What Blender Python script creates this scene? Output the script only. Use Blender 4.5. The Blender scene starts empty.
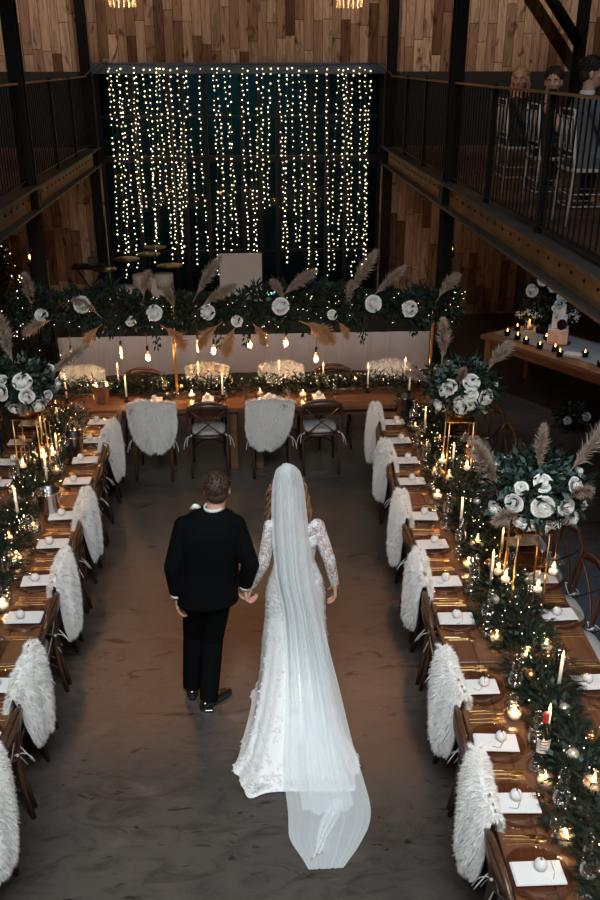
import bpy, math, random
from mathutils import Vector, Matrix, Euler
V=Vector; R=math.radians; PI=math.pi
rnd=random.Random(7)
C=bpy.context.scene.collection
S=bpy.context.scene

# ------------------------------------------------------------------ materials
def mat(name,col,rough=.5,metal=0,emit=None,es=0,trans=0,spec=None,sheen=0,coat=0,sss=0):
    m=bpy.data.materials.new(name); m.use_nodes=True
    b=m.node_tree.nodes['Principled BSDF']
    b.inputs['Base Color'].default_value=(*col,1); b.inputs['Roughness'].default_value=rough
    b.inputs['Metallic'].default_value=metal
    if emit: b.inputs['Emission Color'].default_value=(*emit,1); b.inputs['Emission Strength'].default_value=es
    if trans: b.inputs['Transmission Weight'].default_value=trans
    if spec is not None: b.inputs['Specular IOR Level'].default_value=spec
    if sheen: b.inputs['Sheen Weight'].default_value=sheen
    if coat: b.inputs['Coat Weight'].default_value=coat
    if sss: b.inputs['Subsurface Weight'].default_value=sss; b.inputs['Subsurface Scale'].default_value=.02
    return m
def nd(m,t,**k):
    n=m.node_tree.nodes.new(t)
    for a,b in k.items(): setattr(n,a,b)
    return n
def lk(m,a,b): m.node_tree.links.new(a,b)
def bsdf(m): return m.node_tree.nodes['Principled BSDF']
def ramp(m,fac,stops):
    r=nd(m,'ShaderNodeValToRGB'); e=r.color_ramp.elements
    while len(e)<len(stops): e.new(.5)
    for i,(p,c) in enumerate(stops): e[i].position=p; e[i].color=(*c,1)
    lk(m,fac,r.inputs[0]); return r.outputs[0]
def coords(m,scale=(1,1,1),kind='Object',rot=(0,0,0)):
    t=nd(m,'ShaderNodeTexCoord'); mp=nd(m,'ShaderNodeMapping'); mp.inputs['Scale'].default_value=scale
    mp.inputs['Rotation'].default_value=rot
    lk(m,t.outputs[kind],mp.inputs[0]); return mp.outputs[0]
def noise(m,vec,scale,detail=4,rough=.55,dist=0):
    n=nd(m,'ShaderNodeTexNoise'); n.inputs['Scale'].default_value=scale; n.inputs['Detail'].default_value=detail
    n.inputs['Roughness'].default_value=rough; n.inputs['Distortion'].default_value=dist
    lk(m,vec,n.inputs['Vector']); return n.outputs[0]
def mixc(m,fac,a,b,mode='MIX'):
    x=nd(m,'ShaderNodeMix',data_type='RGBA',blend_type=mode)
    if hasattr(fac,'links'): lk(m,fac,x.inputs[0])
    else: x.inputs[0].default_value=fac
    for i,v in ((6,a),(7,b)):
        if hasattr(v,'links'): lk(m,v,x.inputs[i])
        else: x.inputs[i].default_value=(*v,1)
    return x.outputs[2]
def bump(m,h,strength=.3,dist=.01):
    b=nd(m,'ShaderNodeBump'); b.inputs['Strength'].default_value=strength; b.inputs['Distance'].default_value=dist
    lk(m,h,b.inputs['Height']); lk(m,b.outputs[0],bsdf(m).inputs['Normal'])
def math_(m,op,a,b=None):
    n=nd(m,'ShaderNodeMath',operation=op)
    for i,v in enumerate((a,b)):
        if v is None: continue
        if hasattr(v,'links'): lk(m,v,n.inputs[i])
        else: n.inputs[i].default_value=v
    return n.outputs[0]
def vary(name,c1,c2,scale,rough=.5,**k):
    m=mat(name,c1,rough,**k); n=noise(m,coords(m),scale,3)
    lk(m,ramp(m,n,[(.35,c1),(.65,c2)]),bsdf(m).inputs['Base Color']); return m

def plank_mat(name,c_dark,c_mid,c_light,w=.17,h=.95,axis='X'):
    m=mat(name,c_mid,.7,spec=.2)
    t=nd(m,'ShaderNodeTexCoord'); s=nd(m,'ShaderNodeSeparateXYZ'); lk(m,t.outputs['Object'],s.inputs[0])
    u=math_(m,'DIVIDE',s.outputs[axis],w); col=math_(m,'FLOOR',u); fu=math_(m,'FRACT',u)
    wn=nd(m,'ShaderNodeTexWhiteNoise',noise_dimensions='1D'); lk(m,col,wn.inputs['W'])
    v=math_(m,'ADD',math_(m,'DIVIDE',s.outputs['Z'],h),math_(m,'MULTIPLY',wn.outputs[0],7.3))
    row=math_(m,'FLOOR',v); fv=math_(m,'FRACT',v)
    cmb=nd(m,'ShaderNodeCombineXYZ'); lk(m,col,cmb.inputs[0]); lk(m,row,cmb.inputs[1])
    w2=nd(m,'ShaderNodeTexWhiteNoise',noise_dimensions='3D'); lk(m,cmb.outputs[0],w2.inputs[0])
    base=ramp(m,w2.outputs[0],[(0,c_dark),(.22,c_mid),(.75,c_light),(1,tuple(x*.8 for x in c_mid))])
    mp=nd(m,'ShaderNodeMapping'); mp.inputs['Scale'].default_value=(9,9,.8); lk(m,t.outputs['Object'],mp.inputs[0])
    off=nd(m,'ShaderNodeVectorMath',operation='ADD'); lk(m,mp.outputs[0],off.inputs[0]); lk(m,w2.outputs[1],off.inputs[1])
    g=noise(m,off.outputs[0],2.2,6,.65,1.2)
    kn=noise(m,coords(m,(3,3,1.3)),2.5,2,.5,.6)
    base=mixc(m,1,base,ramp(m,g,[(.3,(.45,.4,.36)),(.6,(1,1,1))]),'MULTIPLY')
    base=mixc(m,1,base,ramp(m,kn,[(.28,(.35,.28,.22)),(.40,(1,1,1))]),'MULTIPLY')
    gap=math_(m,'MINIMUM',math_(m,'MINIMUM',fu,math_(m,'SUBTRACT',1,fu)),math_(m,'MULTIPLY',math_(m,'MINIMUM',fv,math_(m,'SUBTRACT',1,fv)),5))
    base=mixc(m,1,base,ramp(m,gap,[(.0,(.1,.08,.07)),(.045,(1,1,1))]),'MULTIPLY')
    lk(m,base,bsdf(m).inputs['Base Color'])
    bump(m,mixc(m,.5,ramp(m,gap,[(0,(0,0,0)),(.05,(1,1,1))]),w2.outputs[0]),.5,.012)
    return m
M={}
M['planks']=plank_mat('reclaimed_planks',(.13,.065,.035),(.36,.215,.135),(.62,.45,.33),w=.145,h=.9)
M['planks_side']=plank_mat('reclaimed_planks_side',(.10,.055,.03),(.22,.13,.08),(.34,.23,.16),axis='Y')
def wood(name,a,b,rough=.4,sc=(1.5,14,14),coat=.0):
    m=mat(name,a,rough,coat=coat); n=noise(m,coords(m,sc),1.6,5,.6,.8)
    lk(m,ramp(m,n,[(.3,a),(.7,b)]),bsdf(m).inputs['Base Color']); bump(m,n,.15,.003); return m
M['table']=wood('oak_table_top',(.085,.036,.018),(.185,.080,.038),.33,(14,1.2,14),coat=.15)
M['table_x']=wood('oak_table_top_lengthwise',(.10,.042,.020),(.21,.092,.043),.35,(1.2,14,14),coat=.15)
M['chair']=wood('walnut_chair',(.035,.016,.009),(.10,.048,.026),.33,(14,14,2))
M['cwood']=wood('cake_table_wood',(.20,.09,.045),(.33,.16,.08),.5)
# floor
m=mat('polished_concrete',(.1,.08,.07),.4,spec=.5); co=coords(m)
n1=noise(m,co,.55,6,.6,.4); n2=noise(m,coords(m,(1,2.2,1)),3.0,7,.72,1.6); n3=noise(m,coords(m,(1.2,3.4,1),rot=(0,0,.4)),2.1,3,.5,2.2)
c=ramp(m,n1,[(.3,(.042,.036,.031)),(.52,(.070,.058,.049)),(.75,(.100,.083,.070))])
c=mixc(m,1,c,ramp(m,n2,[(.3,(.55,.53,.52)),(.5,(1,1,1)),(.72,(1.22,1.18,1.15))]),'MULTIPLY')
c=mixc(m,1,c,ramp(m,n3,[(.30,(.30,.28,.28)),(.37,(1,1,1))]),'MULTIPLY')
n4=noise(m,coords(m,(1,1.7,1)),1.9,2,.4,.5)
c=mixc(m,1,c,ramp(m,n4,[(.66,(1,1,1)),(.74,(1.5,1.5,1.5))]),'MULTIPLY')
lk(m,c,bsdf(m).inputs['Base Color']); lk(m,ramp(m,n2,[(.3,(.3,.3,.3)),(.7,(.55,.55,.55))]),bsdf(m).inputs['Roughness']); bump(m,n2,.12,.006)
M['floor']=m
M['black']=mat('black_steel',(.0045,.0045,.005),.5,.1,spec=.25)
M['rust']=vary('brown_painted_steel',(.20,.115,.05),(.34,.20,.09),2.2,.5,metal=.2)
M['flange']=mat('grey_steel_flange',(.06,.057,.054),.5,.3)
M['lintel']=mat('blue_grey_lintel',(.07,.10,.15),.4,.2)
M['dark']=mat('dark_boarding',(.02,.018,.016),.7)
M['ceil']=mat('dark_ceiling',(.03,.027,.025),.8)
M['deck']=wood('mezzanine_boards',(.07,.035,.018),(.15,.075,.04),.5,(14,1.5,14))
M['pad']=mat('grey_seat_cloth',(.42,.40,.38),.9)
M['white']=mat('white_linen',(.68,.67,.65),.85)
m=mat('stage_skirt_cloth',(.80,.74,.76),.85); bump(m,noise(m,coords(m,(9,1,.3)),2,2),.5,.03); M['skirt']=m
M['paper']=mat('matt_white_board',(.78,.76,.74),.6)
M['gold']=mat('brushed_gold',(.75,.45,.18),.3,1)
M['silver']=mat('polished_steel',(.55,.54,.53),.22,1)
M['chiavari']=mat('limewash_wood',(.55,.50,.45),.4)
M['wax']=mat('ivory_wax',(.85,.78,.64),.5,sss=.3,emit=(1,.55,.2),es=0)
M['flame']=mat('flame',(1,.6,.2),.5,emit=(1,.48,.13),es=5)
M['fil']=mat('filament_glow',(1,.6,.2),.5,emit=(1,.48,.14),es=6)
M['fairy']=mat('fairy_bulb',(1,.8,.5),.5,emit=(1,.76,.46),es=3.2)
M['fairy2']=mat('fairy_bulb_small',(1,.8,.5),.5,emit=(1,.78,.5),es=2.4)
M['wire']=mat('dark_green_wire',(.01,.02,.015),.6)
M['cord']=mat('black_cord',(.01,.01,.01),.6)
M['rose']=mat('ivory_rose_petal',(.90,.88,.83),.6,sss=.15)
M['blush']=mat('blush_petal',(.55,.36,.28),.7)
M['pampas']=vary('pampas_beige',(.32,.235,.175),(.52,.40,.31),9,.9)
M['reed']=vary('dried_palm',(.50,.26,.12),(.62,.36,.18),6,.8)
def leafm(name,a,b,rough=.7):
    m=vary(name,a,b,7,rough); bsdf(m).inputs['Specular IOR Level'].default_value=.25; return m
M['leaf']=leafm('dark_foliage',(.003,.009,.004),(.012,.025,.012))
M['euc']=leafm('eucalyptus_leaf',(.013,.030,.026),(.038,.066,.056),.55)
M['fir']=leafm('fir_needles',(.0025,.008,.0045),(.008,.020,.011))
M['stem']=mat('brown_stem',(.05,.035,.02),.7)
M['skin']=mat('skin',(.55,.30,.21),.5,sss=.1)
M['hair']=vary('brown_hair',(.030,.016,.009),(.075,.040,.022),40,.75)
M['hairb']=vary('chestnut_waves',(.10,.045,.022),(.24,.12,.06),30,.42)
M['blond']=vary('blonde_hair',(.36,.22,.11),(.55,.38,.22),30,.5)
M['dhair']=mat('near_black_hair',(.02,.012,.009),.8)
M['suit']=mat('black_wool',(.0022,.0028,.003),.85,spec=.08)
M['gsuit']=mat('grey_wool',(.10,.115,.13),.8)
M['bdress']=mat('black_dress',(.01,.01,.011),.6)
M['shoe']=mat('black_polished_leather',(.012,.011,.01),.15,coat=.6)
M['eye']=mat('eye_white',(.7,.68,.65),.3); M['iris']=mat('dark_iris',(.03,.02,.015),.2); M['lip']=mat('lips',(.42,.12,.10),.4)
M['brow']=mat('eyebrow',(.05,.03,.02),.8)
# lace dress
def lace(name,hole,base=(.80,.80,.80),sc=22,thr=.5):
    m=mat(name,base,.6,sheen=.2)
    co=coords(m); v=nd(m,'ShaderNodeTexVoronoi',feature='SMOOTH_F1'); v.inputs['Scale'].default_value=sc
    ns=nd(m,'ShaderNodeTexNoise'); ns.inputs['Scale'].default_value=sc*.5; lk(m,co,ns.inputs['Vector'])
    ad=nd(m,'ShaderNodeVectorMath',operation='MULTIPLY_ADD'); lk(m,ns.outputs[1],ad.inputs[0]); ad.inputs[1].default_value=(.16,.16,.16); lk(m,co,ad.inputs[2])
    lk(m,ad.outputs[0],v.inputs['Vector'])
    f=noise(m,ad.outputs[0],sc*.9,3,.6,1.5)
    h=math_(m,'ADD',math_(m,'MULTIPLY',v.outputs['Distance'],.6),f)
    bump(m,h,.9,.012)
    if hole:
        a=ramp(m,f,[(thr-.03,(.12,.12,.12)),(thr+.03,(1,1,1))]); lk(m,a,bsdf(m).inputs['Alpha'])
    else:
        lk(m,ramp(m,f,[(.42,tuple(x*.72 for x in base)),(.52,base)]),bsdf(m).inputs['Base Color'])
    return m
M['lace']=lace('lace_over_satin',False,(.80,.80,.79),26)
M['sheer']=lace('sheer_lace_sleeve',True,(.82,.82,.82),38,.49)
m=mat('ivory_tulle_skirt',(.80,.79,.77),.65,sheen=.3); bump(m,noise(m,coords(m,(26,26,2)),1.5,3),.35,.012); M['satin']=m
m=mat('veil_tulle',(.82,.86,.86),.8,sheen=.3); bsdf(m).inputs['Alpha'].default_value=.58
lw=nd(m,'ShaderNodeLayerWeight'); lw.inputs['Blend'].default_value=.5
lk(m,ramp(m,lw.outputs['Facing'],[(0,(.36,.36,.36)),(.8,(.85,.85,.85))]),bsdf(m).inputs['Alpha']); M['veil']=m
m=mat('fur_white',(.84,.82,.78),.8,sheen=.3); M['fur']=m
M['furbase']=mat('fur_underlayer',(.70,.67,.62),.95)
def glassm(name,tint=(1,1,1),refl=1,base=.09):
    m=bpy.data.materials.new(name); m.use_nodes=True; nt=m.node_tree; nt.nodes.clear()
    o=nd(m,'ShaderNodeOutputMaterial'); mx=nd(m,'ShaderNodeMixShader'); t=nd(m,'ShaderNodeBsdfTransparent'); g=nd(m,'ShaderNodeBsdfGlossy')
    t.inputs[0].default_value=(*tint,1); g.inputs['Roughness'].default_value=.04; g.inputs['Color'].default_value=(refl,refl,refl,1)
    lw_=nd(m,'ShaderNodeLayerWeight'); lw_.inputs[0].default_value=.5
    f=math_(m,'POWER',lw_.outputs['Facing'],4.0); f=math_(m,'ADD',math_(m,'MULTIPLY',f,.85),base)
    lk(m,f,mx.inputs[0]); lk(m,t.outputs[0],mx.inputs[1]); lk(m,g.outputs[0],mx.inputs[2]); lk(m,mx.outputs[0],o.inputs[0]); return m
M['glass']=glassm('clear_glass',(.94,.95,.95))
M['amber']=glassm('smoky_amber_glass',(.90,.83,.78),.9,.07)
M['pane']=glassm('night_window_glass',(.30,.36,.38),.5,.02)
M['bottle']=mat('dark_green_bottle',(.008,.015,.008),.08,coat=.5)
M['red']=mat('red_foil',(.35,.02,.02),.35)
M['night']=mat('dark_yard',(.05,.13,.13),.9)
M['cake']=mat('white_icing',(.80,.80,.80),.6); M['copper']=vary('copper_leaf_icing',(.55,.30,.20),(.75,.55,.45),9,.5)
M['dred']=mat('burgundy_flower',(.05,.008,.012),.6)
M['screen']=mat('lit_display',(.1,.5,.45),.4,emit=(.25,.8,.75),es=2.2)
M['cym']=mat('brass_cymbal',(.45,.36,.24),.3,1)
M['drum']=mat('pale_drum_head',(.5,.48,.45),.5)

# ------------------------------------------------------------------ mesh builder
class MB:
    def __init__(s): s.v=[]; s.f=[]; s.m=[]; s.sm=[]
    def add(s,vs,fs,mi=0,sm=True):
        o=len(s.v); s.v+= [tuple(v) for v in vs]
        for f in fs: s.f.append([i+o for i in f]); s.m.append(mi); s.sm.append(sm)
    def box(s,x0,x1,y0,y1,z0,z1,mi=0,rot=None):
        vs=[V((x,y,z)) for z in (z0,z1) for y in (y0,y1) for x in (x0,x1)]
        if rot: vs=[rot@v for v in vs]
        s.add(vs,[(0,2,3,1),(4,5,7,6),(0,1,5,4),(2,6,7,3),(0,4,6,2),(1,3,7,5)],mi,False); return s
    def bbox(s,cx,cy,cz,sx,sy,sz,b=.004,mi=0):   # chamfered box
        hx,hy,hz=sx/2,sy/2,sz/2; rings=[]
        for (z,i) in ((-hz,b),(-hz+b,0),(hz-b,0),(hz,b)):
            x,y=hx-i,hy-i; c=b
            rings.append([(cx+a,cy+d,cz+z) for a,d in ((-x+c,-y),(x-c,-y),(x,-y+c),(x,y-c),(x-c,y),(-x+c,y),(-x,y-c),(-x,-y+c))])
        s.rings(rings,mi,True,False); return s
    def rings(s,rs,mi=0,cap=True,sm=True,closed=True):
        n=len(rs[0]); vs=[p for r in rs for p in r]; fs=[]
        for i in range(len(rs)-1):
            for j in range(n if closed else n-1):
                k=(j+1)%n; fs.append((i*n+j,i*n+k,(i+1)*n+k,(i+1)*n+j))
        if cap: fs.append(tuple(reversed(range(n)))); fs.append(tuple(range((len(rs)-1)*n,len(rs)*n)))
        s.add(vs,fs,mi,sm); return s
    def tube(s,pts,r,n=8,mi=0,cap=True,flat=1):
        pts=[V(p) for p in pts]; rr=r if isinstance(r,(list,tuple)) else [r]*len(pts)
        rs=[]; up=None
        for i,p in enumerate(pts):
            d=(pts[min(i+1,len(pts)-1)]-pts[max(i-1,0)]).normalized()
            if up is None: up=V((0,0,1)) if abs(d.z)<.9 else V((1,0,0))
            a=d.cross(up); 
            if a.length<1e-5: a=d.cross(V((0,1,0)))
            a.normalize(); b=a.cross(d); up=b
            rs.append([p+a*math.cos(2*PI*k/n)*rr[i]+b*math.sin(2*PI*k/n)*rr[i]*flat for k in range(n)])
        s.rings(rs,mi,cap); return s
    def lathe(s,prof,n=16,c=(0,0,0),mi=0,cap=False,sm=True):
        s.rings([[(c[0]+r*math.cos(2*PI*k/n),c[1]+r*math.sin(2*PI*k/n),c[2]+z) for k in range(n)] for r,z in prof],mi,cap,sm); return s
    def ell(s,c,r,mi=0,n=12,m=8,rot=None):
        if isinstance(r,(int,float)): r=(r,r,r)
        rs=[]
        for i in range(m+1):
            t=PI*i/m; t=max(.02,min(PI-.02,t)); ring=[]
            for k in range(n):
                p=V((r[0]*math.sin(t)*math.cos(2*PI*k/n),r[1]*math.sin(t)*math.sin(2*PI*k/n),-r[2]*math.cos(t)))
                if rot: p=rot@p
                ring.append(p+V(c))
            rs.append(ring)
        s.rings(rs,mi,True); return s
    def cap(s,p0,r0,p1,r1,n=12):     # capsule cone
        p0=V(p0);p1=V(p1); s.tube([p0,p1],[r0,r1],n); s.ell(p0,r0,n=n); s.ell(p1,r1,n=n); return s
    def leaf(s,p,d,up,L,W,mi=0,bend=.2):
        d=V(d).normalized(); a=d.cross(V(up)); 
        if a.length<1e-4: a=d.cross(V((1,0,.1)))
        a.normalize(); n=a.cross(d)
        p=V(p); q1=p+d*L*.45+n*L*bend*.35; q2=p+d*L-n*L*bend*.3
        s.add([p,q1+a*W*.5,q1,q1-a*W*.5,q2],[(0,1,2),(0,2,3),(1,4,2),(2,4,3)],mi,False)
    def strip(s,p,d,L,w,mi=0,sag=0):
        d=V(d); a=d.cross(V((rnd.uniform(-1,1),rnd.uniform(-1,1),rnd.uniform(-1,1))))
        if a.length<1e-4: return
        a.normalize(); p=V(p); q=p+d*L*.55+V((0,0,-sag*.3)); e=p+d*L+V((0,0,-sag))
        s.add([p+a*w,p-a*w,q-a*w*.8,q+a*w*.8,e],[(0,1,2,3),(3,2,4)],mi,False)
    def mesh(s,name,mats):
        me=bpy.data.meshes.new(name); me.from_pydata(s.v,[],s.f)
        for m in (mats if isinstance(mats,(list,tuple)) else [mats]): me.materials.append(M[m] if isinstance(m,str) else m)
        me.polygons.foreach_set('material_index',s.m); me.polygons.foreach_set('use_smooth',s.sm); me.update(); return me
    def build(s,name,mats,parent=None,loc=None):
        return ob(name,s.mesh(name,mats),parent,loc)
def ob(name,me,parent=None,loc=None,rz=None):
    o=bpy.data.objects.new(name,me); C.objects.link(o)
    if parent: o.parent=parent
    if loc is not None: o.location=loc
    if rz is not None: o.rotation_euler=(0,0,rz)
    return o
def tag(o,label,cat,group=None,kind=None):
    o['label']=label; o['category']=cat
    if group: o['group']=group
    if kind: o['kind']=kind
    return o
def thing(name,label,cat,loc=(0,0,0),rz=0,group=None):
    o=bpy.data.objects.new(name,None); o.empty_display_size=.1; C.objects.link(o); o.location=loc; o.rotation_euler=(0,0,rz)
    return tag(o,label,cat,group)
def struct(name,mb,m): o=mb.build(name,m); o['kind']='structure'; return o
def dup(o,loc=None,rz=None,label=None,group=None,parent=None):
    c=o.copy(); C.objects.link(c)
    if parent: c.parent=parent
    for ch in list(o.children): dup(ch,parent=c)
    if loc is not None: c.location=loc
    if rz is not None: c.rotation_euler=(0,0,rz)
    if label: c['label']=label
    if group: c['group']=group
    return c
class Proto:      # first placement uses the prototype itself, later ones copy it
    def __init__(s,o): s.o=o; s.used=False
    def put(s,loc,rz,label,group=None):
        if not s.used:
            s.used=True; o=s.o; o.location=loc; o.rotation_euler=(0,0,rz); o['label']=label
            if group: o['group']=group
            return o
        return dup(s.o,loc,rz,label,group)
def remesh(mb,name,m,voxel,parent,smooth=3,loc=None):
    o=ob(name+'_tmp',mb.mesh(name,m)); r=o.modifiers.new('r','REMESH'); r.mode='VOXEL'; r.voxel_size=voxel
    sm=o.modifiers.new('s','SMOOTH'); sm.iterations=smooth; sm.factor=.5
    dg=bpy.context.evaluated_depsgraph_get(); me=bpy.data.meshes.new_from_object(o.evaluated_get(dg))
    for p in me.polygons: p.use_smooth=True
    if not me.materials: me.materials.append(M[m])
    bpy.data.objects.remove(o); me.name=name
    return ob(name,me,parent,loc)
ORD=['nearest the camera','second from the camera','third from the camera','fourth from the camera','fifth from the camera','sixth from the camera','seventh from the camera','eighth from the camera','ninth from the camera','tenth from the camera','eleventh from the camera','twelfth from the camera']
LR=['leftmost','second from the left','third from the left','fourth from the left','fifth from the left','sixth from the left','seventh from the left','eighth from the left','ninth from the left','tenth from the left','eleventh from the left','twelfth from the left','thirteenth from the left','fourteenth from the left']

# ------------------------------------------------------------------ setting
YB=15.1; MZ=2.87
struct('floor',MB().box(-7,7,-3,YB+.2,-.12,0),'floor')
w=MB(); w.box(-7,-2.3,YB,YB+.15,0,8); w.box(2.3,7,YB,YB+.15,0,8); w.box(-2.3,2.3,YB,YB+.15,4.12,8); w.box(-2.3,2.3,YB,YB+.15,0,.12)
struct('wall_back',w,'planks')
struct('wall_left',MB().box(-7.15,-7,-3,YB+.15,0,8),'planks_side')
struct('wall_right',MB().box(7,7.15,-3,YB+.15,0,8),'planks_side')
struct('ceiling',MB().box(-7.15,7.15,4,YB+.15,8,8.15),'ceil')
# window behind the lights
wf=MB()
for z0,z1 in ((.12,.20),(1.15,1.19),(2.62,2.72),(3.3,3.34),(3.98,4.0)): wf.box(-2.3,2.3,YB+.01,YB+.09,z0,z1)
for x in (-2.27,-1.72,-1.15,-.95,-.58,0,.3,.58,1.15,1.4,1.72,2.27): wf.box(x-.03,x+.03,YB,YB+.1,.12,4.0)
wi=struct('window_1',wf,'black')
MB().box(-2.3,2.3,YB+.045,YB+.055,.15,4.0).build('window_glass','pane',wi)
struct('trim_1',MB().box(-2.3,2.3,YB-.09,YB+.02,3.96,4.12),'lintel')
struct('wall_yard',MB().box(-5,5,YB+3,YB+3.1,-.5,7),'night')
# mezzanine floors, edge beams
for s,n in ((-1,'left'),(1,'right')):
    struct('floor_mezzanine_'+n,MB().box(min(s*2.42,s*7),max(s*2.42,s*7),-3,YB,MZ-.12,MZ),['deck'])
    b=MB(); x=s*2.38
    b.box(x-.012,x+.012,-3,YB,MZ-.26,MZ-.01,0)
    b.box(x-.11,x+.11,-3,YB,MZ-.275,MZ-.25,1); b.box(x-.11,x+.11,-3,YB,MZ-.022,MZ+.002,1)
    y=1.0
    while y<YB:
        b.lathe([(0.001,0),(.014,0),(.014,.01),(.001,.01)],8,(0,0,0),1); k=len(b.v)-32
        for i in range(k,len(b.v)):
            px,py,pz=b.v[i]; b.v[i]=(x-s*(.012+pz),y+px,MZ-.13+py)
        y+=.26
    struct('trim_%d'%(2 if s<0 else 3),b,['rust','flange'])
tn=4
def column(x,y,z1=8):
    global tn
    c=MB(); c.box(x-.07,x+.07,y-.08,y-.066,0,z1); c.box(x-.07,x+.07,y+.066,y+.08,0,z1); c.box(x-.007,x+.007,y-.066,y+.066,0,z1)
    c.bbox(x,y,.012,.3,.3,.024); c.box(x-.10,x+.10,y-.10,y+.10,MZ-.29,MZ-.0); struct('trim_%d'%tn,c,'black'); tn+=1
for x,y in ((-2.38,14.88),(2.38,14.88),(-2.38,10.3),(2.38,10.35),(2.68,5.2),(5.35,14.85)): column(x,y)
b=MB(); b.tube([(5.3,14.8,4.4),(4.3,14.8,5.6)],.09,4); struct('trim_%d'%tn,b,'black'); tn+=1

dp=MB(); dp.box(-7,-2.3,YB-.05,YB-.001,MZ,MZ+1.12); dp.box(2.3,7,YB-.05,YB-.001,MZ,MZ+1.12); struct('baseboard_back',dp,'dark')
# railings, one per bay
bal=MB().box(-.006,.006,-.006,.006,.07,1.04).mesh('baluster','black')
post=MB().bbox(0,0,.54,.05,.06,1.08).mesh('post','black')
for s,side in ((-1,'left'),(1,'right')):
    ys=[14.75,13.35,11.95,10.35,8.7,7.05,5.4,3.75]
    for i in range(len(ys)-1):
        y1,y0=ys[i],ys[i+1]; Lb=y1-y0
        t=thing('railing','black metal railing bay on the %s mezzanine, %s from the back wall'%(side,['first','second','third','fourth','fifth','sixth','seventh'][i]),'railing',(s*2.38,y0,MZ),0,'mezzanine railing bays on the '+side)
        MB().box(-.03,.03,0,Lb,1.045,1.062).build('handrail','rust',t)
        MB().box(-.015,.015,0,Lb,.055,.075).build('bottom_rail','black',t)
        ob('post',post,t,(0,.03,0))
        n=int(Lb/.105)
        for k in range(1,n): ob('baluster',bal,t,(0,k*Lb/n+.01,0))
# rail across the back end of each mezzanine joins over the lintel corner
for s,side in ((-1,'left'),(1,'right')):
    tag(MB().tube([(s*2.38,14.75,MZ+1.06),(s*2.2,14.92,MZ+1.22),(s*2.05,14.98,MZ+1.26)],.014,6).build('handrail_end','flange'),'bent steel handrail end at the back of the %s mezzanine'%side,'handrail')

# ------------------------------------------------------------------ fairy light curtain
cur=thing('fairy_light_curtain','curtain of warm white fairy light strings hanging over the dark back window','fairy lights',(0,14.9,0))
MB().tube([(-2.1,0,4.1),(-1,0,4.07),(0,0,4.1),(1,0,4.07),(2.15,0,4.11)],.006,5).build('header_wire','wire',cur)
fb=MB().ell((0,0,0),.0125,n=6,m=4).mesh('fairy_bulb','fairy')
xs=[]
x=-2.07
while x<2.12:
    xs.append(x); x+= rnd.choice([.07,.085,.10]) if (x<-1.05 or x>1.6) else rnd.choice([.09,.12,.15,.19])
nb=0
for i,x in enumerate(xs):
    zb=rnd.choice([.75,.8,1.0,.6,1.2,1.9]) if x<1.9 else .9
    pts=[]; z=4.08; ph=rnd.random()*6
    while z>zb: pts.append((x+.03*math.sin(z*1.3+ph),rnd.uniform(-.03,.03),z)); z-=.12
    wo=MB().tube(pts,.0022,4).build('light_string','wire',cur)
    bm=MB(); z=4.05-rnd.random()*.06
    while z>zb:
        if rnd.random()>.08:
            bm.ell((x+.03*math.sin(z*1.3+ph)+rnd.uniform(-.018,.018),-.015+rnd.uniform(-.02,.02),z),rnd.uniform(.0065,.0115),n=6,m=4)
        z-=rnd.uniform(.055,.11)
    bo=bm.build('bulbs','fairy',wo); bo['kind']='stuff'

# ------------------------------------------------------------------ stage, band kit
st=thing('stage','low band stage with a pale cloth skirt in front of the window','stage',(0,13.4,0))
MB().bbox(0,0,.55,5.3,2.6,.06).build('stage_deck','dark',st)
sk=MB(); rs=[]
for z in (0.01,.2,.4,.585):
    rs.append([(x*.05-2.66,-1.315-.012*math.sin(x*1.1)*(1-z),z) for x in range(0,107)])
sk.rings(rs,0,False,True,False); sk.build('skirt','skirt',st)
for x in (-2.5,0,2.5):
    for y in (-1.1,1.1): MB().box(x-.04,x+.04,y-.04,y+.04,0,.52).build('leg','black',st)
bd=thing('presentation_board','white rectangular board on a stand in front of the light curtain','board',(-.07,14.0,.54))
MB().bbox(0,0,.38,.68,.04,.86,.01).build('panel','paper',bd)
MB().tube([(-.2,0.03,.3),(-.3,-.2,0.01)],.015).tube([(.2,0.03,.3),(.3,-.2,.01)],.015).tube([(0,0.03,.3),(0,.3,.01)],.015).build('tripod','black',bd)
MB().bbox(0,0,.06,.18,.12,.12).build('x','black').name='mixer_unit'
mx=bpy.data.objects['mixer_unit']; mx.location=(.42,14.3,.58); tag(mx,'small lit unit with a turquoise display on the stage floor','display')
MB().box(-.07,.07,-.066,-.062,.03,.09).build('display','screen',mx)
dk=thing('drum_kit','drum kit with raised brass cymbals at the left of the stage','drum kit',(-1.35,13.3,.58))
def cymbal(x,y,z,r):
    c=MB().lathe([(.002,.02),(.03,.012),(r,0),(r,-.003),(.03,.008)],20,(x,y,z)).build('cymbal','cym',dk)
    MB().tube([(x,y,0.01),(x,y,z)],.009,6).tube([(x,y,.3),(x+.2,y-.1,.01)],.008,5).tube([(x,y,.3),(x-.2,y-.1,.01)],.008,5).build('cymbal_stand','black',dk)
for a in ((-.75,-.1,.72,.19),(-.42,0,.85,.2),(0,.1,1.0,.17),(-.12,.3,.86,.18),(.2,.2,.7,.2)): cymbal(*a)
for x,y,z,r,h in ((-.2,-.05,.42,.15,.2),(.12,-.02,.42,.14,.2),(-.45,-.1,.3,.17,.15)): MB().lathe([(.001,0),(r,0),(r,h),(.001,h)],18,(x,y,z)).build('tom_drum',['drum'],dk)
kd=MB().lathe([(.001,0),(.27,0),(.27,.4),(.001,.4)],22); 
for i,(a,b_,c_) in enumerate(kd.v): kd.v[i]=(a-.02,c_-.1,b_+.28)
kd.build('bass_drum','drum',dk)
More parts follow.
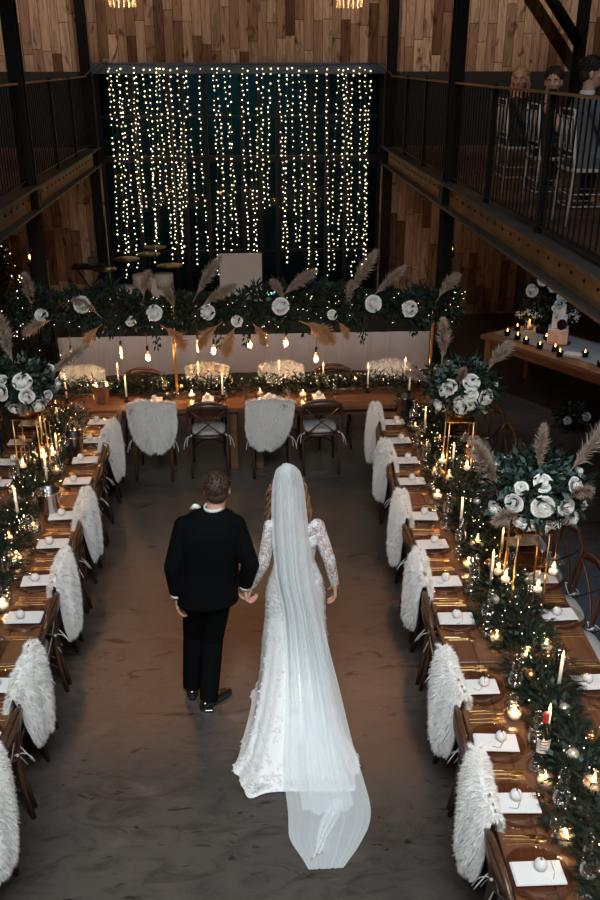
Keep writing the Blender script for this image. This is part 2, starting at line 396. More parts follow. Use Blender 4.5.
ms=thing('keyboard_stand','small black instrument stand at the left edge of the stage','stand',(-2.35,13.4,.58))
MB().bbox(0,0,.72,.5,.2,.06).build('keyboard','black',ms); MB().tube([(-.2,0,.01),(.2,0,.7)],.012).tube([(.2,0,.01),(-.2,0,.7)],.012).build('frame','black',ms)
MB().bbox(.05,0,.8,.12,.12,.12).build('lamp_head','flange',ms)

# ------------------------------------------------------------------ tables
def table(label,cx,cy,L,W,rz,top='table',seam=False):
    t=thing('dining_table',label,'table',(cx,cy,0),rz,'rustic wooden tables')
    tb=MB(); n=5
    for k in range(n): tb.bbox(-W/2+W/n*(k+.5),0,.735,W/n-.002,L,.05,.004)
    tb.build('tabletop',top,t)
    MB().box(-W/2+.1,W/2-.1,-L/2+.12,-L/2+.15,.62,.71).box(-W/2+.1,W/2-.1,L/2-.15,L/2-.12,.62,.71).box(-W/2+.1,-W/2+.13,-L/2+.12,L/2-.12,.62,.71).box(W/2-.13,W/2-.1,-L/2+.12,L/2-.12,.62,.71).build('apron',top,t)
    for a in (-1,1):
        for b in (-1,1): MB().bbox(a*(W/2-.12),b*(L/2-.13),.355,.085,.085,.71,.006).build('leg',top,t)
    return t
ARZ=-math.atan(.038)
def rx(y): return 1.495+.038*y           # centre line of the right row
LX=-1.86
units=[(2.28,4.38),(4.40,6.49),(6.51,8.60)]
RY=-.09; LY=.10
un=['nearest','middle','farthest']
for i,(a,b) in enumerate(units):
    cy=(a+b)/2
    table('long wooden table in the right row, %s of its three'%un[i],rx(cy+RY),cy+RY,b-a,.94,ARZ)
    table('long wooden table in the left row, %s of its three'%un[i],LX,cy+LY-.015,b-a,.94,0)
HY=9.13
table('wooden head table under the floral frame, left half',-1.24,HY,2.4,.78,PI/2)
table('wooden head table under the floral frame, right half',1.18,HY,2.4,.78,PI/2)

# ------------------------------------------------------------------ chairs
def arc(p0,p1,p2,n=8):
    p0,p1,p2=V(p0),V(p1),V(p2); return [p0*(1-t)**2+p1*2*t*(1-t)+p2*t*t for t in [i/n for i in range(n+1)]]
def make_chair():     # local: faces +Y, back at -Y
    t=thing('crossback_chair','x','chair')
    s=MB(); rs=[]
    for z,k in ((.435,.94),(.445,1),(.462,1),(.468,.95)):
        rs.append([(k*(.205+.02*math.sin(a))*abs(math.cos(a))**.6*(1 if math.cos(a)>0 else -1),k*.205*abs(math.sin(a))**.6*(1 if math.sin(a)>0 else -1)+.0,z) for a in [2*PI*i/28 for i in range(28)]])
    s.rings(rs); s.build('seat','chair',t)
    p=MB(); rs=[]
    for z,k in ((.47,.9),(.485,.97),(.505,.93),(.51,.6)):
        rs.append([(k*.19*abs(math.cos(a))**.6*(1 if math.cos(a)>0 else -1),k*.19*abs(math.sin(a))**.6*(1 if math.sin(a)>0 else -1),z) for a in [2*PI*i/24 for i in range(24)]])
    p.rings(rs); pad=p.build('seat_pad','pad',t)
    for sx in (-1,1):
        tm=MB(); tm.tube(arc((sx*.17,-.17,.49),(sx*.24,-.24,.50),(sx*.23,-.28,.40),5),.004,4); tm.tube(arc((sx*.17,-.17,.49),(sx*.26,-.16,.47),(sx*.27,-.22,.34),5),.004,4)
        tm.ell((sx*.19,-.2,.485),.012,n=6,m=4); tm.build('tie','white',pad)
    hp=[(-.19,-.235,0),(-.195,-.20,.25),(-.20,-.19,.45),(-.215,-.215,.62),(-.22,-.235,.76)]+[(-.22*math.cos(a)*1.0,-.245-.02*math.sin(a),.76+.125*math.sin(a)) for a in [PI*k/10 for k in range(1,10)]]+[(.22,-.235,.76),(.215,-.215,.62),(.20,-.19,.45),(.195,-.20,.25),(.19,-.235,0)]
    MB().tube(hp,.0155,8).build('back_frame','chair',t)
    tr=MB(); a=[(-.215+.43*k/10,-.25-.035*math.sin(PI*k/10),.80) for k in range(11)]
    rs=[[(x,y-.009,z-.012+.02*math.sin(PI*i/10)),(x,y+.009,z-.012+.02*math.sin(PI*i/10)),(x,y+.009,z+.035+.035*math.sin(PI*i/10)),(x,y-.009,z+.035+.035*math.sin(PI*i/10))] for i,(x,y,z) in enumerate(a)]
    tr.rings(rs); tr.build('top_rail','chair',t)
    for sx in (-1,1):
        MB().tube(arc((sx*.20,-.225,.79),(sx*.02,-.26,.64),(-sx*.17,-.195,.47),8),.011,6,flat=.6).build('cross_slat','chair',t)
    for sx in (-1,1):
        MB().tube([(sx*.165,.16,.44),(sx*.185,.19,0)],[.017,.012],8).build('leg','chair',t)
        MB().tube(arc((sx*.18,.17,.18),(sx*.17,0,.36),(sx*.195,-.2,.2),8),.009,6).build('stretcher','chair',t)
    MB().tube(arc((-.175,.17,.2),(0,.16,.38),(.175,.17,.2),8),.009,6).build('stretcher','chair',t)
    return t
chair=Proto(make_chair())
def make_fur(seed,lean):
    r=random.Random(seed); t=thing('sheepskin_throw','x','throw')
    # profile over the chair back (local chair coordinates: back plane y ~ -.24)
    prof=[(-.155,.56),(-.165,.66),(-.185,.76),(-.20,.85),(-.215,.905),(-.245,.93),(-.285,.91),(-.305,.84),(-.315,.74),(-.32,.64),(-.322,.54),(-.318,.45),(-.31,.39)]
    hw=[.15,.19,.22,.235,.24,.24,.245,.245,.24,.23,.20,.15,.07]
    def pt(u,v):
        k=u*(len(prof)-1); i=min(int(k),len(prof)-2); f=k-i
        y=prof[i][0]*(1-f)+prof[i+1][0]*f; z=prof[i][1]*(1-f)+prof[i+1][1]*f; h=hw[i]*(1-f)+hw[i+1]*f
        x=v*h; 
        # horn corners: edges droop and wrap
        sgn=1 if u>.42 else -1
        y+=-sgn*.0+ (.05*v*v*(1 if u>.42 else -.0)) ; z-=.045*v**4*(1-abs(u-.42)) ; z+=.012*math.sin(v*5+seed)
        y+=.010*math.sin(v*9+u*7+seed)*(-1 if u>.42 else 1)
        return V((x+lean*(u-.4)*.1,y,z))
    b=MB(); nu,nv=26,17
    rows=[[pt(i/nu,-1+2*j/(nv-1)) for j in range(nv)] for i in range(nu+1)]
    def nrm(u,v):
        e=.02; a=pt(min(1,u+e),v)-pt(max(0,u-e),v); c=pt(u,min(1,v+e))-pt(u,max(-1,v-e)); n=a.cross(c); n.normalize()
        # outward = away from the chair back plane
        mid=V((0,-.245,.7)); p=pt(u,v)
        if (u>.42 and n.y>0) or (u<=.30 and n.y<0) or (.30<u<=.42 and n.z<0): n=-n
        return n
    inn=[[rows[i][j]-nrm(i/nu,-1+2*j/(nv-1))*.008 for j in range(nv)] for i in range(nu+1)]
    rings=[]
    for i in range(nu+1): rings.append(rows[i]+inn[i][::-1])
    b.rings(rings); sk=b.build('pelt','furbase',t)
    h=MB()
    rz_=rnd
    for k in range(19000):
        u=r.random(); v=r.uniform(-1,1)*1.0
        if r.random()<.12: v=r.choice((-1,1))*r.uniform(.93,1)
        p=pt(u,v); n=nrm(u,v); down=pt(min(1,u+.03),v)-pt(max(0,u-.03),v); down.normalize()
        cl=math.sin(v*23+u*9)*.3
        if u<.42: down=-down
        d=n*r.uniform(.45,.85)+down*r.uniform(.35,.9)+V((v*.25+cl*.5+r.uniform(-.3,.3),r.uniform(-.15,.15),r.uniform(-.2,.1)))
        d.normalize(); h.strip(p,d,r.uniform(.026,.048),r.uniform(.0010,.0019),0,r.uniform(0,.012))
    h.build('fleece','fur',sk)['kind']='stuff'
    return t
furs=[make_fur(3,1),make_fur(8,-1)]; furs=[Proto(f) for f in furs]; [f.o.__setitem__('category','throw') for f in furs]
fk=0
def seat(x,y,rz,place,fur,grp):
    global fk
    chair.put((x,y,0),rz,('dark chair under white sheepskin, ' if fur else 'bare dark crossback chair, ')+place,grp)
    if fur:
        furs[fk%2].put((x,y,0),rz+0,'shaggy white sheepskin, '+place,'sheepskin throws'); fk+=1
seatY=[2.86,3.27,3.69,4.15,4.84,5.29,5.81,6.26,6.90,7.34,7.80,8.27]
for i,y in enumerate(seatY):
    j=(y+.04+RY)
    x=rx(j)-.47
    seat(x+.20,j,-PI/2+ARZ+(.06 if i%3==0 else -.04),'aisle side of right row, '+ORD[i],(i%2==1),'chairs along the right table row')
    if i>=2: seat(rx(j)+.51,j,PI/2+ARZ+rnd.uniform(-.1,.1),'outer side of right row, %s'%ORD[i-2],(i==2),'chairs along the right table row')
lfur={1:1,3:1,5:1,7:1,10:1}
for i,y in enumerate(seatY):
    if i<1: continue
    seat(LX+.47-.20,y+LY+.02,PI/2+rnd.uniform(-.06,.06),'aisle side of left row, '+ORD[i-1],i in lfur,'chairs along the left table row')
    if i>=7: seat(LX-.47-.0,y+LY,-PI/2+rnd.uniform(-.1,.1),'outer side of left row, '+ORD[i-7],i in (8,10),'chairs along the left table row')
for k,(x,f) in enumerate(((-1.02,1),(-.44,0),(.24,1),(.77,0))):
    seat(x,8.86 if not f else 8.80,0+(.03 if k%2 else -.03),'aisle side of head table, '+LR[k],f,'chairs at the head table')
for k,(x,f) in enumerate(((-1.9,1),(-1.22,0),(-.47,1),(.40,1),(1.0,0),(1.66,1))):
    seat(x,9.50,PI,'window side of head table, '+LR[k],f,'chairs at the head table')

# ------------------------------------------------------------------ place settings
def lathe_thing(name,cat,prof,m,n=18):
    return tag(MB().lathe(prof,n).build(name,m),'x',cat)
plate=Proto(lathe_thing('charger_plate','plate',[(.001,.004),(.10,.004),(.115,.010),(.155,.016),(.158,.019),(.155,.021),(.112,.015),(.095,.009),(.001,.009)],'amber',32))
def make_napkin():
    b=MB()
    rs=[]
    for k in range(2):
        z=.006*k
        b.bbox(.002*k,-.001*k,.003+z,.232-.006*k,.128-.004*k,.005,.002)
    return tag(b.build('folded_napkin','white'),'x','napkin')
napkin=Proto(make_napkin())
def make_ball():
    t=thing('white_ornament','x','ornament'); MB().ell((0,0,.03),.030,n=16,m=10).build('ball','white',t)
    MB().lathe([(.006,.057),(.006,.066),(.001,.066)],8).tube([(0,0,.066),(.03,.03,.05),(.06,.02,.004),(.07,-.02,.002)],.0015,4).build('ribbon','silver',t); return t
ball=Proto(make_ball())
def make_fork():
    b=MB(); b.bbox(0,-.03,.004,.007,.14,.003,.001); b.bbox(0,.05,.004,.022,.03,.003,.001)
    for k in range(4): b.bbox(-.009+.006*k,.08,.005,.0028,.045,.002,.0005)
    return tag(b.build('gold_fork','gold'),'x','fork')
def make_knife():
    b=MB(); b.bbox(0,-.05,.005,.010,.10,.006,.002); b.bbox(0,.055,.004,.016,.11,.002,.0006); return tag(b.build('gold_knife','gold'),'x','knife')
def make_spoon():
    b=MB(); b.bbox(0,-.03,.005,.006,.13,.003,.001); b.ell((0,.06,.006),(.019,.03,.005),n=12,m=6); return tag(b.build('gold_spoon','gold'),'x','spoon')
fork,knife,spoon=Proto(make_fork()),Proto(make_knife()),Proto(make_spoon())
wine=Proto(lathe_thing('wine_glass','glass',[(.001,.002),(.034,.002),(.034,.005),(.006,.009),(.004,.02),(.004,.085),(.012,.095),(.036,.12),(.043,.15),(.040,.19),(.034,.215),(.0328,.215),(.0385,.19),(.0415,.15),(.034,.122),(.001,.099)],'glass'))
flute=Proto(lathe_thing('champagne_flute','glass',[(.001,.002),(.03,.002),(.03,.005),(.005,.009),(.0038,.02),(.0038,.09),(.010,.10),(.024,.14),(.027,.18),(.023,.235),(.022,.235),(.0258,.18),(.0225,.142),(.001,.105)],'glass'))
tumbler=Proto(lathe_thing('stemless_glass','glass',[(.001,.003),(.028,.003),(.042,.03),(.045,.06),(.038,.10),(.0368,.10),(.0435,.06),(.0405,.032),(.026,.008),(.001,.008)],'glass'))
TZ=.760
def setting(x,y,rz,place,tz=TZ):
    # local frame: diner at -Y, table centre at +Y
    def at(a,b,z=0): return (x+a*math.cos(rz)-b*math.sin(rz),y+a*math.sin(rz)+b*math.cos(rz),tz+z)
    j=lambda s:rnd.uniform(-s,s)
    plate.put(at(0,0,0),rz,'amber glass plate, '+place,'charger plates')
    npk=napkin.put(at(0,0,.021),rz+PI/2+j(.08),'white folded napkin, '+place,'folded napkins')
    ball.put(at(-.01+j(.01),.02+j(.02),.033),rz+j(1),'white ball on napkin, '+place,'white ornaments on napkins')
    fork.put(at(-.185,0+j(.01)),rz+j(.06),'inner gold fork, '+place,'gold forks')
    fork.put(at(-.212,-.01+j(.01)),rz+j(.06),'outer gold fork, '+place,'gold forks')
    knife.put(at(.182,0+j(.01)),rz+j(.06),'gold knife, '+place,'gold knives')
    spoon.put(at(.205,.015+j(.01)),rz+j(.06),'gold spoon, '+place,'gold spoons')
    wine.put(at(.10+j(.01),.185+j(.01)),0,'stemmed wine glass, '+place,'wine glasses')
    tumbler.put(at(.19+j(.01),.155+j(.01)),0,'stemless water glass, '+place,'water glasses')
    flute.put(at(.0+j(.02),.215+j(.01)),0,'tall champagne flute, '+place,'champagne flutes')
napr=MB()
for i,y in enumerate(seatY):
    setting(rx(y+RY)-.345,y+RY,-PI/2+ARZ,'aisle side of right row, '+ORD[i])
    if i>=3: setting(rx(y+RY)+.345,y+RY,PI/2+ARZ,'outer side of right row, '+ORD[i-3])
    if i>=2: setting(LX+.345,y+LY,PI/2,'aisle side of left row, '+ORD[i-2])
    if i>=7: setting(LX-.345,y+LY,-PI/2,'outer side of left row, '+ORD[i-7])
for k,x in enumerate((-1.0,-.44,.24,.77)): setting(x,HY-.20,0,'aisle side of head table, '+LR[k])

# ------------------------------------------------------------------ foliage
FL=MB().ell((0,0,0),.0034,n=6,m=4).mesh('fairy_light','fairy2'); FL2=MB().ell((0,0,0),.0065,n=6,m=4).mesh('fairy_light','fairy2')
def runner(name,label,p0,p1,half,h,nleaf,seed,euc=.2,lights=60,kind='fir'):
    r=random.Random(seed); p0=V(p0);p1=V(p1); d=(p1-p0); L=d.length; d.normalize(); sx=V((d.y,-d.x,0))
    t=thing(name,label,'greenery garland',tuple((p0+p1)/2)); c=(p0+p1)/2
    st=MB().tube([p0-c+V((0,0,.03))+d*(L*k/20)+sx*.03*math.sin(k*1.7) for k in range(21)],.012,6).build('stem','stem',t)
    b=MB(); e=MB()
    for k in range(nleaf):
        u=r.random(); a=r.gauss(0,.5); a=max(-1.1,min(1.1,a)); hh=abs(r.gauss(.3,.32))*(1-.5*abs(a)); 
        w=half*(1+.25*math.sin(u*L*4.3+seed))
        p=p0-c+d*(u*L)+sx*(a*w)+V((0,0,.008+hh*h))
        dr=sx*(a*1.3+r.uniform(-.5,.5))+d*r.uniform(-1,1)+V((0,0,r.uniform(0.0,.8)))
        dr.normalize()
        if r.random()<euc:
            e.leaf(p,dr,(r.uniform(-.5,.5),r.uniform(-.5,.5),1),r.uniform(.035,.06),r.uniform(.022,.034))
        else:   # fir sprig: a short twig with needles
            l=r.uniform(.05,.09)
            for q in range(7):
                pp=p+dr*l*q/7; sd=dr.cross(V((0,0,1))); 
                for sg in (-1,1): b.leaf(pp,dr*.6+sd*sg+V((0,0,.2)),(0,0,1),.03*(1-.06*q),.0045)
            b.leaf(p,dr,(0,0,1),l,.012)
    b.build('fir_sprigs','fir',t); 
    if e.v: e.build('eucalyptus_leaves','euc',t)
    for k in range(lights):
        u=r.random(); a=r.gauss(0,.5); ob('fairy_light',FL,t,p0-c+d*(u*L)+sx*(a*half)+V((0,0,.03+h*r.uniform(.2,.9))))
    return t
for i,(a,b) in enumerate(units):
    runner('table_garland','dark fir and eucalyptus garland with fairy lights along the %s right table'%un[i],(rx(a+RY+.1)+.03,a+.06+RY,TZ),(rx(b+RY-.05)+.03,b-.03+RY,TZ),.17,.16,2400,11+i,.22,55)
    runner('table_garland','dark fir and eucalyptus garland with fairy lights along the %s left table'%un[i],(LX-.02,a+.06+LY,TZ),(LX-.02,b-.03+LY,TZ),.16,.15,1900,21+i,.2,60)
runner('table_garland','dark garland with fairy lights along the left half of the head table',(-2.35,HY+.13,TZ),(-.06,HY+.13,TZ),.12,.20,1900,31,.12,45)
runner('table_garland','dark garland with fairy lights along the right half of the head table',(.02,HY+.13,TZ),(2.3,HY+.13,TZ),.12,.20,1900,32,.12,45)

def rose_mesh(seed,R=.05,m='rose'):
    r=random.Random(seed); b=MB()
    b.ell((0,0,R*.22),(R*.62,R*.62,R*.45),n=10,m=6)
    for lay,(n,rad,h0,h1,fl) in enumerate(((2,.16,.3,.98,0),(3,.34,.25,.95,.03),(4,.52,.12,.86,.07),(5,.72,0,.72,.14),(6,.92,-.1,.50,.25),(6,1.06,-.15,.24,.3))):
        for k in range(n):
            a=2*PI*(k+.45*lay)/n+r.uniform(-.25,.25); rs=[]; hv=r.uniform(-.07,.07); rv=r.uniform(.93,1.08); tw=r.uniform(-.06,.06)
            for i in range(5):
                v=i/4; row=[]
                for j in range(6):
                    w_=-1+j/2.5; q=w_*(PI/n)*1.3
                    rr=R*rad*rv*(.72+.34*math.sin(PI*.72*v))+R*fl*v**4+R*tw*w_*v
                    z=R*(h0+(h1+hv-h0)*v-.13*w_*w_*v+.03*math.sin(w_*5+k)*v-fl*.5*v**5)
                    row.append((math.cos(a+q)*rr,math.sin(a+q)*rr,z))
                rs.append(row)
            b.rings(rs,0,False,True,False)
    return b.mesh('rose',m)
roses=[rose_mesh(1),rose_mesh(2,.045),rose_mesh(3,.055)]
def plume_mesh(seed,L=.34,m='pampas'):
    r=random.Random(seed); b=MB(); pts=[V((0,.05*math.sin(k*.3)+.10*(k/10)**2*L/.3,L*k/10)) for k in range(11)]
    b.tube(pts,.003,5)
    for k in range(1300):
        u=r.random()**.8; i=min(9,int(u*10)); p=pts[i].lerp(pts[i+1],u*10-i)
        if u<.18: continue
        d=(pts[i+1]-pts[i]).normalized(); wd=math.sin(PI*min(1,(u-.1)/.95))**.7
        dd=d*r.uniform(.7,1.3)+V((r.uniform(-1,1),r.uniform(-1,1),r.uniform(-.2,.4)))*.9*wd; dd.normalize()
        b.strip(p,dd,r.uniform(.04,.10)*(.4+wd*.8),.0024,0,.014)
    return b.mesh('pampas_plume',m)
plumes=[plume_mesh(1),plume_mesh(2,.26),plume_mesh(3,.40)]
reeds=[plume_mesh(5,.24,'reed')]
def orient(o,d,roll=0):
    q=V(d).to_track_quat('Z','Y'); o.rotation_mode='XYZ'; o.rotation_euler=(q.to_matrix()@Matrix.Rotation(roll,3,'Z')).to_euler()
def place_mesh(name,me,parent,p,d,sc=1,roll=None):
    o=ob(name,me,parent,p); orient(o,d,rnd.random()*6 if roll is None else roll); o.scale=(sc,)*3; return o

# tapered candles, votives, globes
def flame(parent,z,s=1,es=1):
    MB().lathe([(.001,0),(.006,.007),(.008,.017),(.0045,.034),(.0008,.052)],8,(0,0,z)).build('flame','flame',parent)
def plight(parent,z,e,r=.012,col=(1,.52,.22)):
    l=bpy.data.lights.new('candle_light','POINT'); l.energy=e; l.color=col; l.shadow_soft_size=r
    o=bpy.data.objects.new('candle_light',l); C.objects.link(o); o.parent=parent; o.location=(0,0,z); return o
def make_taper(h):
    t=thing('taper_candle','x','candle'); MB().lathe([(.001,0),(.032,0),(.032,.006),(.008,.014),(.008,.03),(.016,.035),(.016,.055),(.011,.056),(.011,.045)],12).build('candle_holder','black',t)
    w_=MB().lathe([(.001,.04),(.0115,.04),(.0095,.04+h),(.003,.043+h),(.001,.043+h)],10).build('candle_stick','wax',t)
    flame(t,.046+h); plight(t,.075+h,1.1); return t
tapers=[Proto(make_taper(.24)),Proto(make_taper(.20))]
def make_votive(fl=True):
    t=thing('votive_candle','x','candle'); MB().lathe([(.001,.002),(.034,.002),(.042,.02),(.044,.05),(.038,.075),(.0365,.075),(.042,.05),(.040,.022),(.03,.007),(.001,.007)],18).build('glass_cup','glass',t)
    MB().lathe([(.001,.008),(.036,.012),(.039,.04),(.001,.042)],14).build('candle_wax','wax',t); flame(t,.04); plight(t,.07,.75); return t
votive=Proto(make_votive())
def make_globe():
    t=thing('hanging_globe_candle','x','candle'); 
    pr=[(.058*math.sin(a),.058-.058*math.cos(a)) for a in [PI*k/14 for k in range(0,13)]]; pr[0]=(.001,0)
    MB().lathe(pr,18).build('glass_globe','glass',t); MB().lathe([(.001,.012),(.024,.012),(.024,.03),(.001,.031)],12).build('tealight','wax',t)
    flame(t,.03); plight(t,.055,.8); MB().tube([(0,0,.112),(0,0,.27)],.0012,4).build('cord','gold',t); return t
globe=Proto(make_globe())
def make_bauble(m):
    t=thing('bauble','x','bauble'); MB().ell((0,0,.032),.032,n=16,m=10).build('ball',m,t); MB().lathe([(.007,.062),(.007,.072),(.001,.072)],8).build('bauble_cap','gold',t); return t
M['pearl']=mat('pearl_bauble',(.70,.66,.60),.2,.6); M['cbaub']=mat('copper_bauble',(.55,.28,.14),.25,.9)
baub=[Proto(make_bauble('pearl')),Proto(make_bauble('cbaub')),Proto(make_bauble('gold'))]

# candles along the right row: (x offset from centre, y)
def pos_r(dx,y,z=TZ): return (rx(y+RY)+dx,y+RY,z)
rt=[(-.10,3.62,0),(.10,4.05,0),(-.04,5.18,0),(-.08,6.05,1),(.12,5.55,1),(.05,7.1,1),(-.08,7.9,0),(-.05,2.75,1),(.15,3.1,1),(.1,8.35,1)]
for i,(dx,y,k) in enumerate(sorted(rt,key=lambda a:a[1])): tapers[k].put(pos_r(dx,y),0,'lit ivory taper candle in the right row garland, '+ORD[i],'taper candles')
rv=[(-.165,3.03),(-.16,3.40),(-.19,3.9),(-.13,4.6),(.02,4.42),(.16,4.5),(-.13,5.5),(-.17,6.6),(.1,5.1),(-.12,7.05),(-.10,7.62),(-.14,8.1)]
for i,(dx,y) in enumerate(rv): votive.put(pos_r(dx,y),0,'lit tealight in a glass cup on the right row, '+ORD[i],'votive candles')
big=[(.06,3.32),(-.02,5.72),(-.03,6.85),(.02,7.62)]
for i,(dx,y) in enumerate(big):
    o=votive.put(pos_r(dx,y,TZ+.03),0,'large lit candle bowl in the right garland, '+ORD[i],'candle bowls'); o.scale=(1.35,)*3
rb=[(0.06,3.82,0),(.0,3.48,0),(.1,4.28,1),(-.05,4.12,2),(.14,3.6,1),(-.08,4.9,0),(.12,2.95,2),(-.02,5.35,1),(.1,6.3,0),(-.1,6.85,2)]
for i,(dx,y,k) in enumerate(sorted(rb,key=lambda a:a[1])): baub[k].put(pos_r(dx,y,TZ+.09),0,'shiny bauble nested in the right garland, '+ORD[i],'baubles')
lt=[(.10,7.35,1),(.10,6.85,0),(-.06,8.2,1),(.08,5.25,1),(-.12,7.75,0),(.0,6.2,1)]
for i,(dx,y,k) in enumerate(sorted(lt,key=lambda a:a[1])): tapers[k].put((LX+dx,y+LY,TZ),0,'lit ivory taper candle in the left row garland, '+ORD[i],'taper candles')
lv=[(.17,4.45),(.17,4.98),(.12,5.6),(.15,6.05),(.17,6.45),(.13,7.1),(.17,7.9),(.05,8.3),(-.1,7.3),(-.15,6.7),(.0,5.9)]
for i,(dx,y) in enumerate(sorted(lv,key=lambda a:a[1])): votive.put((LX+dx,y+LY,TZ),0,'lit tealight in a glass cup on the left row, '+ORD[i],'votive candles')
for i,(dx,y,k) in enumerate(((.05,4.7,0),(.1,5.5,2),(-.05,6.4,0),(.08,7.6,1))): baub[k].put((LX+dx,y+LY,TZ+.08),0,'shiny bauble nested in the left garland, '+ORD[i],'baubles')
ht=[(-2.06,.18,1),(-1.96,-.12,0),(-1.44,.2,0),(-1.32,-.12,1),(-.55,.2,0),(-.28,-.12,1),(.35,.2,0),(.85,.2,1),(1.33,.0,0),(1.78,.2,0),(1.78,-.1,1)]
for i,(x,dy,k) in enumerate(ht): tapers[k].put((x,HY+dy,TZ),0,'lit ivory taper candle on the head table, '+LR[i],'taper candles')
hv=[(-1.8,.28),(-1.66,-.02),(-.92,.26),(-.76,.25),(-.62,-.04),(-.18,.28),(.13,-.02),(.6,-.1),(1.1,.26),(1.22,.28),(1.55,.27)]
for i,(x,dy) in enumerate(hv): votive.put((x,HY+dy,TZ),0,'lit tealight cup on the head table, '+LR[i],'votive candles')

# ice buckets, wine bottle, board
def make_bucket():
    t=thing('ice_bucket','x','bucket'); MB().lathe([(.001,0),(.07,0),(.075,.01),(.095,.2),(.10,.205),(.10,.21),(.09,.207),(.07,.012),(.001,.012)],24).build('pail','silver',t)
    for s in (-1,1): MB().tube([(s*.09,-.02,.16),(s*.12,0,.165),(s*.09,.02,.16)],.005,6).build('handle','silver',t)
    return t
bucket=Proto(make_bucket())
for (x,y,l) in ((rx(8.42)-.19,8.44,'steel ice bucket at the far end of the right row'),(LX+.22,7.62,'steel ice bucket on the farthest left table'),(LX+.22,6.45,'steel ice bucket between two left tables'),(LX+.215,4.52,'steel ice bucket on the left row, the one nearest the camera'),(-1.58,9.0,'steel ice bucket on the left of the head table')):
    bucket.put((x,y,TZ),0,l,'ice buckets')
bt=thing('wine_bottle','dark wine bottle with red foil and cream label beside the right garland','bottle',(rx(3.62)-.13,3.50,TZ))
MB().lathe([(.001,0),(.036,0),(.038,.01),(.038,.19),(.03,.215),(.015,.235),(.014,.25)],20).build('bottle_body','bottle',bt)
MB().lathe([(.0145,.24),(.015,.30),(.001,.301)],14).build('foil','red',bt)
lb=MB(); lb.rings([[(.0386*math.cos(a),.0386*math.sin(a),z) for a in [R(200)+R(140)*k/12 for k in range(13)]] for z in (.06,.15)],0,False,True,False); l_=lb.build('bottle_label','white',bt)
lm=MB()
for k in range(4): lm.rings([[(.0389*math.cos(a),.0389*math.sin(a),z) for a in [R(228)+R(84-k*14)*q/8 for q in range(9)]] for z in (.135-.018*k,.141-.018*k)],0,False,True,False)
lm.build('label_print','black',l_)

# ------------------------------------------------------------------ tall gold flower stands
M['euc_pale']=leafm('pale_eucalyptus_leaf',(.035,.070,.062),(.085,.135,.118),.6)
def foliage_ball(name,parent,c,rad,n,seed,euc=.45,mats=('leaf','euc_pale')):
    r=random.Random(seed); a=MB(); b=MB(); c=V(c)
    for k in range(n):
        th=r.uniform(0,2*PI); cz=r.uniform(-.75,1); s=math.sqrt(1-cz*cz); d=V((s*math.cos(th),s*math.sin(th),cz))
        q=r.uniform(.35,1.0); p=c+V((d.x*rad[0],d.y*rad[1],d.z*rad[2]))*q
        dd=d+V((r.uniform(-.7,.7),r.uniform(-.7,.7),r.uniform(-.9,.5)))
        if r.random()<euc: b.leaf(p,dd,d,r.uniform(.045,.08),r.uniform(.03,.05))
        else: 
            a.leaf(p,dd,d,r.uniform(.07,.13),r.uniform(.02,.035))
    a.build('leaves',mats[0],parent); b.build('eucalyptus_leaves',mats[1],parent)
def flower_stand(label,x,y,seed,h,rad,rlist,plist,glb,place):
    t=thing('flower_stand',label,'flower arrangement',(x,y,TZ),rnd.uniform(-.1,.1))
    MB().bbox(0,0,.006,.24,.24,.012,.003).build('base_plate','gold',t)
    for a in (-1,1):
        for b in (-1,1): MB().tube([(a*.11,b*.11,.01),(a*.10,b*.10,h)],.006,6).build('rod','gold',t)
    MB().bbox(0,0,h,.23,.23,.012,.003).build('top_plate','gold',t)
    MB().lathe([(.001,0),(.09,0),(.12,.08),(.11,.085),(.001,.02)],16,(0,0,h+.006)).build('flower_bowl','gold',t)
    c=V((0,0,h+.28)); foliage_ball('foliage',t,c,rad,1300,seed)
    for (u,v,q,sz) in rlist:      # direction towards the aisle/camera side: u across, v up
        d=V((u,-math.sqrt(max(.05,1-min(.95,u*u+v*v))),v)).normalized(); place_mesh('rose',roses[int(q)],t,c+V((d.x*rad[0],d.y*rad[1],d.z*rad[2]))*.97,d,sz*.82)
    for k in range(9):
        th=k*2*PI/9; d=V((math.cos(th),abs(math.sin(th)),rnd.uniform(-.1,.8))).normalized(); place_mesh('rose',roses[k%3],t,c+V((d.x*rad[0],d.y*rad[1],d.z*rad[2]))*.9,d,.8)
    for (p,d,k,sz) in plist: place_mesh('pampas_plume',plumes[k],t,c+V(p),d,sz*1.2,0)
    for i,(gx,gy,gz) in enumerate(glb): globe.put((x+gx,y+gy,TZ+h-gz-.20*1.2),0,'glass globe tealight on %s, %s'%(place,['front left','front right','rear right','rear left'][i]),'hanging globe candles').scale=(1.2,)*3
flower_stand('gold stand of white roses and pampas on the right row, the nearer and larger',1.81,4.90,5,.62,(.33,.30,.24),
  [(-.62,.05,0,1.1),(-.28,-.62,2,1.1),(-.02,-.62,2,1.2),(.25,-.6,1,1.1),(.55,-.45,2,1.15),(-.85,-.35,2,1.0),(-.12,.05,2,1.25),(.35,.0,0,1.1),(-.1,.62,1,1.2),(.55,.45,0,1.1),(-.45,-.55,0,1),(.85,-.3,1,.9),(-.5,.45,1,.9)],
  [((-.26,-.1,-.02),(-.7,-.2,.7),0,1.0),((-.02,-.12,.12),(.3,-.1,1),2,.68),((.16,-.05,.08),(1,-.1,.75),2,1.0),((.12,-.24,.02),(.25,-.6,.25),1,.7),((-.12,-.22,-.08),(-1,-.6,-.25),1,.75)],
  [(-.16,-.1,.12),(.05,-.14,.18),(.17,-.06,.1),(-.14,.12,.2)],'the nearer right stand')
